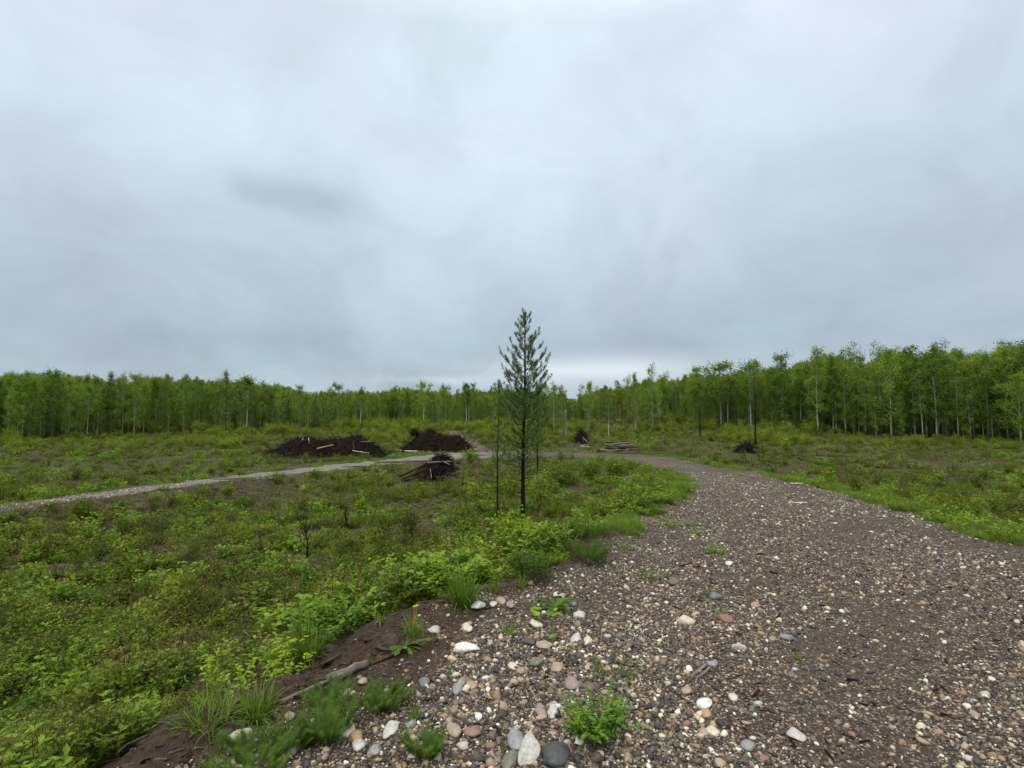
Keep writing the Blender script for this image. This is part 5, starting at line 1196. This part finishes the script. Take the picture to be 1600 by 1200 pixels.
PL = [
 (936, 1150, 62, 'leafy', 'broad leafy bright green weed clump spreading in the gravel near the bottom', 'weed', 'fresh', 1, 'weed', 62, dict(n=64, leaf=.032, per=13, ratio=.55, lean=1.0)),
 (722, 945, 76, 'grass', 'spiky grass tuft on the soil bank above the white stone', 'grass tuft', 'grass', 2, 'grass_tuft', 70, dict(n=300, w=.008)),
 (836, 903, 69, 'leafy', 'dense dark green bushy plant where the soil bank meets the gravel', 'plant', 'deep', 3, 'leafy_plant', 66, dict(n=60, leaf=.045, per=14, ratio=.35)),
 (815, 917, 32, 'grass', 'small upright pale tuft in front of the dense dark green plant', 'grass tuft', 'grass', 4, 'grass_tuft', 20, dict(n=70)),
 (921, 876, 56, 'horse', 'round fluffy bright green clump at the gravel edge right of the tall pine', 'plant', 'deep', 5, 'feathery_plant', 54, dict(n=70)),
 (921, 838, 51, 'horse', 'fluffy green clump behind the round fluffy one at the gravel edge', 'plant', 'deep', 6, 'feathery_plant', 58, dict(n=60)),
 (935, 812, 38, 'leafy', 'dark leafy clump farther up the gravel edge inside the bend', 'plant', 'deep', 7, 'leafy_plant', 56, dict(n=44, leaf=.06, per=10, ratio=.3)),
 (875, 868, 64, 'leafy', 'loose weed with narrow leaves between the dark plant and fluffy clumps', 'weed', 'weed', 8, 'weed', 46, dict(n=34, leaf=.055, per=11, ratio=.25)),
 (800, 872, 74, 'bush', 'yellow green broadleaf shrub right at the foot of the tall pine', 'shrub', 'yellow', 9, 'shrub', 80, dict(n=1300, leaf=.065)),
 (762, 888, 61, 'leafy', 'yellow green sapling clump in front of the pine shrub', 'plant', 'yellow', 10, 'leafy_plant', 64, dict(n=30, leaf=.06, per=9, ratio=.7)),
 (728, 878, 74, 'leafy', 'light green many stemmed plant behind the spiky grass tuft', 'plant', 'bright', 11, 'leafy_plant', 80, dict(n=48, leaf=.05, per=13, ratio=.4)),
 (660, 915, 56, 'leafy', 'broad leaved bright plant on the bank edge above the brown soil', 'plant', 'bright', 12, 'leafy_plant', 84, dict(n=40, leaf=.075, per=8, ratio=.75)),
 (597, 915, 48, 'leafy', 'yellow green round leaved plant at the left end of the bank edge row', 'plant', 'yellow', 13, 'leafy_plant', 40, dict(n=22, leaf=.07, per=8, ratio=.8)),
 (628, 918, 46, 'leafy', 'middle bright plant between two round leaved plants on the bank edge', 'plant', 'bright', 14, 'leafy_plant', 40, dict(n=22, leaf=.07, per=8, ratio=.7)),
 (604, 945, 40, 'leafy', 'yellowing fern like plant drooping over the top of the soil slope', 'plant', 'yellow', 15, 'leafy_plant', 50, dict(n=18, leaf=.035, per=12, ratio=.4)),
 (510, 1000, 62, 'leafy', 'tall broad leaved clump at the left end of the soil slope', 'plant', 'fresh', 16, 'leafy_plant', 100, dict(n=50, leaf=.055, per=11, ratio=.45)),
 (480, 1030, 70, 'grass', 'long bladed grass clump in front of the tall broad leaved clump', 'grass tuft', 'grass', 17, 'grass_tuft', 70, dict(n=180, w=.009)),
 (395, 1075, 68, 'leafy', 'yellow green leafy shrub at the lower left beside the soil', 'shrub', 'yellow', 18, 'leafy_plant', 130, dict(n=60, leaf=.04, per=15, ratio=.45)),
 (400, 1120, 64, 'grass', 'tall grass clump under the yellow green shrub at the lower left', 'grass tuft', 'grass', 19, 'grass_tuft', 70, dict(n=160, w=.006)),
 (325, 1130, 60, 'grass', 'wide grass clump left of the tall lower left grass', 'grass tuft', 'grass', 20, 'grass_tuft', 110, dict(n=160, w=.006)),
 (511, 1152, 78, 'horse', 'feathery horsetail clump left of the cracked cream cobble', 'horsetail', 'horse', 21, 'horsetail', 60, dict(n=60)),
 (515, 1100, 46, 'horse', 'taller thin horsetail patch across the weathered branch', 'horsetail', 'horse', 22, 'horsetail', 60, dict(n=44)),
 (598, 1103, 46, 'horse', 'round feathery horsetail clump alone on gravel right of the branch end', 'horsetail', 'horse', 23, 'horsetail', 64, dict(n=70)),
 (400, 1195, 60, 'horse', 'spread out horsetail patch at the bottom left corner by the speckled cobble', 'horsetail', 'horse', 24, 'horsetail', 110, dict(n=80)),
 (455, 1165, 46, 'horse', 'thin horsetail patch between corner patch and the left clump', 'horsetail', 'horse', 25, 'horsetail', 60, dict(n=36)),
 (661, 1178, 55, 'horse', 'lowest small horsetail tuft near the bottom left of the tan cobble', 'horsetail', 'horse', 26, 'horsetail', 44, dict(n=36)),
 (648, 1125, 40, 'grass', 'little grass tuft above the lowest horsetail tuft', 'grass tuft', 'grass', 27, 'grass_tuft', 28, dict(n=40)),
 (644, 990, 48, 'grass', 'grassy tuft with yellow flowers on the soil slope', 'grass tuft', 'grass', 28, 'grass_tuft', 44, dict(n=110, flower=2, w=.003)),
 (632, 1010, 26, 'rosette', 'dark toothed dandelion leaves under the yellow flowered tuft', 'dandelion', 'deep', 29, 'dandelion', 80, dict(n=18)),
 (595, 972, 24, 'grass', 'tiny broad bladed sprout beside the white pebble on the slope', 'sprout', 'bright', 30, 'sprout', 18, dict(n=16, w=.012)),
 (868, 950, 30, 'rosette', 'spidery dandelion spreading long leaves above the notched cream stone', 'dandelion', 'deep', 31, 'dandelion', 80, dict(n=22, rise=.7)),
 (862, 938, 36, 'grass', 'dry straw coloured stalks rising from the spidery dandelion', 'dry grass', 'dryg', 32, 'grass_tuft', 24, dict(n=16, w=.003)),
 (851, 973, 30, 'leafy', 'single large reddish green leaf plant below the spidery dandelion', 'plant', 'bright', 33, 'leafy_plant', 24, dict(n=5, leaf=.08, per=2, ratio=.6)),
 (796, 990, 30, 'grass', 'small bright sprout on gravel left of the notched cream stone', 'sprout', 'bright', 34, 'sprout', 26, dict(n=26, w=.008)),
 (863, 1003, 34, 'grass', 'thin olive tuft right of the notched cream stone', 'grass tuft', 'grass', 35, 'grass_tuft', 16, dict(n=40, w=.003)),
 (956, 1064, 40, 'leafy', 'sparse fine leaved weed above the broad leafy clump', 'weed', 'grass', 36, 'weed', 60, dict(n=30, leaf=.018, per=8, ratio=.35, lean=.9)),
 (903, 1012, 18, 'grass', 'wispy sprig below the round pale pebble in the open gravel', 'sprout', 'grass', 37, 'sprout', 12, dict(n=14, w=.003)),
 (1012, 908, 26, 'leafy', 'small green patch on the gravel left of the round brown cobble', 'weed', 'grass', 38, 'weed', 40, dict(n=26, leaf=.025, per=8, ratio=.3)),
 (1097, 931, 14, 'leafy', 'low green mat next to the blue grey striped cobble', 'weed', 'grass', 39, 'weed', 26, dict(n=24, leaf=.02, per=7, ratio=.3)),
 (1125, 962, 18, 'grass', 'sprout of grass behind the long reddish brown stone', 'sprout', 'grass', 40, 'sprout', 20, dict(n=24)),
 (1119, 865, 14, 'leafy', 'small bright green patch alone in the middle of the road', 'weed', 'bright', 41, 'weed', 30, dict(n=30, leaf=.035, per=7, ratio=.3)),
 (1083, 821, 9, 'leafy', 'tiny green patch farthest up the middle of the road', 'weed', 'grass', 42, 'weed', 20, dict(n=20, leaf=.04, per=6, ratio=.3)),
 (1088, 835, 9, 'leafy', 'tiny green patch just below the farthest one on the road', 'weed', 'grass', 43, 'weed', 16, dict(n=16, leaf=.04, per=6, ratio=.3)),
 (1040, 822, 14, 'leafy', 'wide low green patch at the road edge inside the bend', 'weed', 'grass', 44, 'weed', 60, dict(n=40, leaf=.04, per=7, ratio=.3)),
 (980, 858, 26, 'grass', 'sparse green fringe on the gravel right of the fluffy clumps', 'grass tuft', 'grass', 45, 'grass_tuft', 46, dict(n=60)),
 (771, 925, 36, 'grass', 'grass tuft between the spiky tuft and the small pale tuft', 'grass tuft', 'grass', 46, 'grass_tuft', 28, dict(n=60)),
 (1248, 1030, 18, 'grass', 'green sprout at the right side of the muddy rut', 'sprout', 'grass', 47, 'sprout', 14, dict(n=24)),
 (1210, 1036, 10, 'grass', 'tiny yellow green sprig in the mud', 'sprout', 'grass', 48, 'sprout', 14, dict(n=12)),
 (576, 1035, 22, 'grass', 'tiny greyish sprout on the soil above the thick branch', 'sprout', 'grass', 49, 'sprout', 12, dict(n=14)),
 (703, 1055, 22, 'grass', 'wispy green sprig on gravel left of the dull yellow brown cobble', 'sprout', 'grass', 50, 'sprout', 10, dict(n=10)),
 (505, 925, 50, 'leafy', 'dark green leafy clump in the hollow of the near left field', 'plant', 'deep', 51, 'leafy_plant', 60, dict(n=40, leaf=.07, per=11, ratio=.6)),
 (530, 930, 42, 'leafy', 'pale spiky leaved plant right of the dark hollow clump', 'plant', 'bright', 52, 'leafy_plant', 44, dict(n=20, leaf=.09, per=6, ratio=.28)),
 (405, 965, 50, 'leafy', 'wide leaved plant with bright tips low in the left field', 'plant', 'weed', 53, 'leafy_plant', 90, dict(n=40, leaf=.08, per=10, ratio=.6)),
 (445, 985, 40, 'leafy', 'second wide leaved plant below the one with bright tips', 'plant', 'bright', 54, 'leafy_plant', 70, dict(n=24, leaf=.08, per=8, ratio=.6)),
 (565, 808, 28, 'bush', 'bright round bush in the middle of the left field', 'bush', 'bright', 55, 'bush', 26, dict(n=500, leaf=.08)),
 (640, 850, 60, 'bush', 'loose shrub with small pale leaves left of the pine shrub', 'shrub', 'weed', 56, 'shrub', 76, dict(n=900, leaf=.05)),
 (590, 850, 44, 'bush', 'low shrub left of the loose shrub with pale leaves', 'shrub', 'weed', 57, 'shrub', 70, dict(n=800, leaf=.055)),
 (845, 792, 58, 'bush', 'yellow green shrub just right of the tall pine trunk', 'shrub', 'willow', 58, 'shrub', 76, dict(n=1500, leaf=.07)),
 (795, 790, 50, 'bush', 'yellow green shrub between the two nearest pines', 'shrub', 'willow', 59, 'shrub', 40, dict(n=900, leaf=.07)),
 (745, 790, 44, 'bush', 'shrub with yellowish leaves left of the thin pine pole', 'shrub', 'willow', 60, 'shrub', 50, dict(n=800, leaf=.07)),
 (735, 725, 24, 'bush', 'bright green bush right above the brush pile beside the track', 'bush', 'willow', 61, 'bush', 32, dict(n=600, leaf=.12)),
 (700, 742, 16, 'bush', 'small green seedling growing on the right side of the brush pile', 'bush', 'willow', 62, 'bush', 18, dict(n=250, leaf=.09)),
 (640, 700, 14, 'bush', 'green bush behind the shorter slash pile', 'bush', 'willow', 63, 'bush', 20, dict(n=300, leaf=.15)),
 (893, 690, 14, 'bush', 'rounded bright bush left of the stump heap', 'bush', 'willow', 64, 'bush', 22, dict(n=500, leaf=.16)),
 (880, 760, 34, 'bush', 'dense raspberry thicket left part inside the bend', 'shrub', 'weed', 65, 'shrub', 70, dict(n=1500, leaf=.10)),
 (925, 752, 32, 'bush', 'dense raspberry thicket middle part inside the bend', 'shrub', 'weed', 66, 'shrub', 70, dict(n=1500, leaf=.10)),
 (960, 742, 24, 'bush', 'dense raspberry thicket right part inside the bend', 'shrub', 'weed', 67, 'shrub', 50, dict(n=1000, leaf=.10)),
 (370, 700, 20, 'bush', 'low willow bush left of the long slash pile', 'bush', 'willow', 68, 'bush', 40, dict(n=700, leaf=.15)),
 (1228, 705, 20, 'bush', 'yellowish bush right of the small slash pile by the pole pine', 'bush', 'yellow', 69, 'bush', 24, dict(n=500, leaf=.12)),
 (1192, 712, 18, 'bush', 'low yellowish bush touching the small slash pile by the pole pine', 'bush', 'willow', 70, 'bush', 20, dict(n=400, leaf=.12)),
 (1110, 690, 18, 'bush', 'pale bush at the foot of the short thin pine', 'bush', 'willow', 71, 'bush', 30, dict(n=500, leaf=.13)),
]
for (px, py, hp, kind, lab, cat, mat, sd_, nm, wp_, kw) in PL: pl(px, py, hp, kind, lab, cat, mat, sd_, nm, wp_, **kw)

# repeats that look alike are told apart by their order from the left
def ordinal(i):
    w = ['first', 'second', 'third', 'fourth', 'fifth', 'sixth', 'seventh', 'eighth', 'ninth', 'tenth', 'eleventh', 'twelfth', 'thirteenth', 'fourteenth', 'fifteenth']
    return w[i] if i < len(w) else '%dth' % (i + 1)
byl = {}
for o in C.objects:
    l = o.get('label')
    if l and ' from the left ' in l and (o.name.startswith('cobble') or '_tree' in o.name): byl.setdefault(l, []).append(o)
for l, os_ in byl.items():
    os_.sort(key=lambda o: o.location.x / o.location.y)
    for i, o in enumerate(os_): o['label'] = (ordinal(i) + ' ' + l) if len(os_) > 1 else l.replace(' from the left', '')
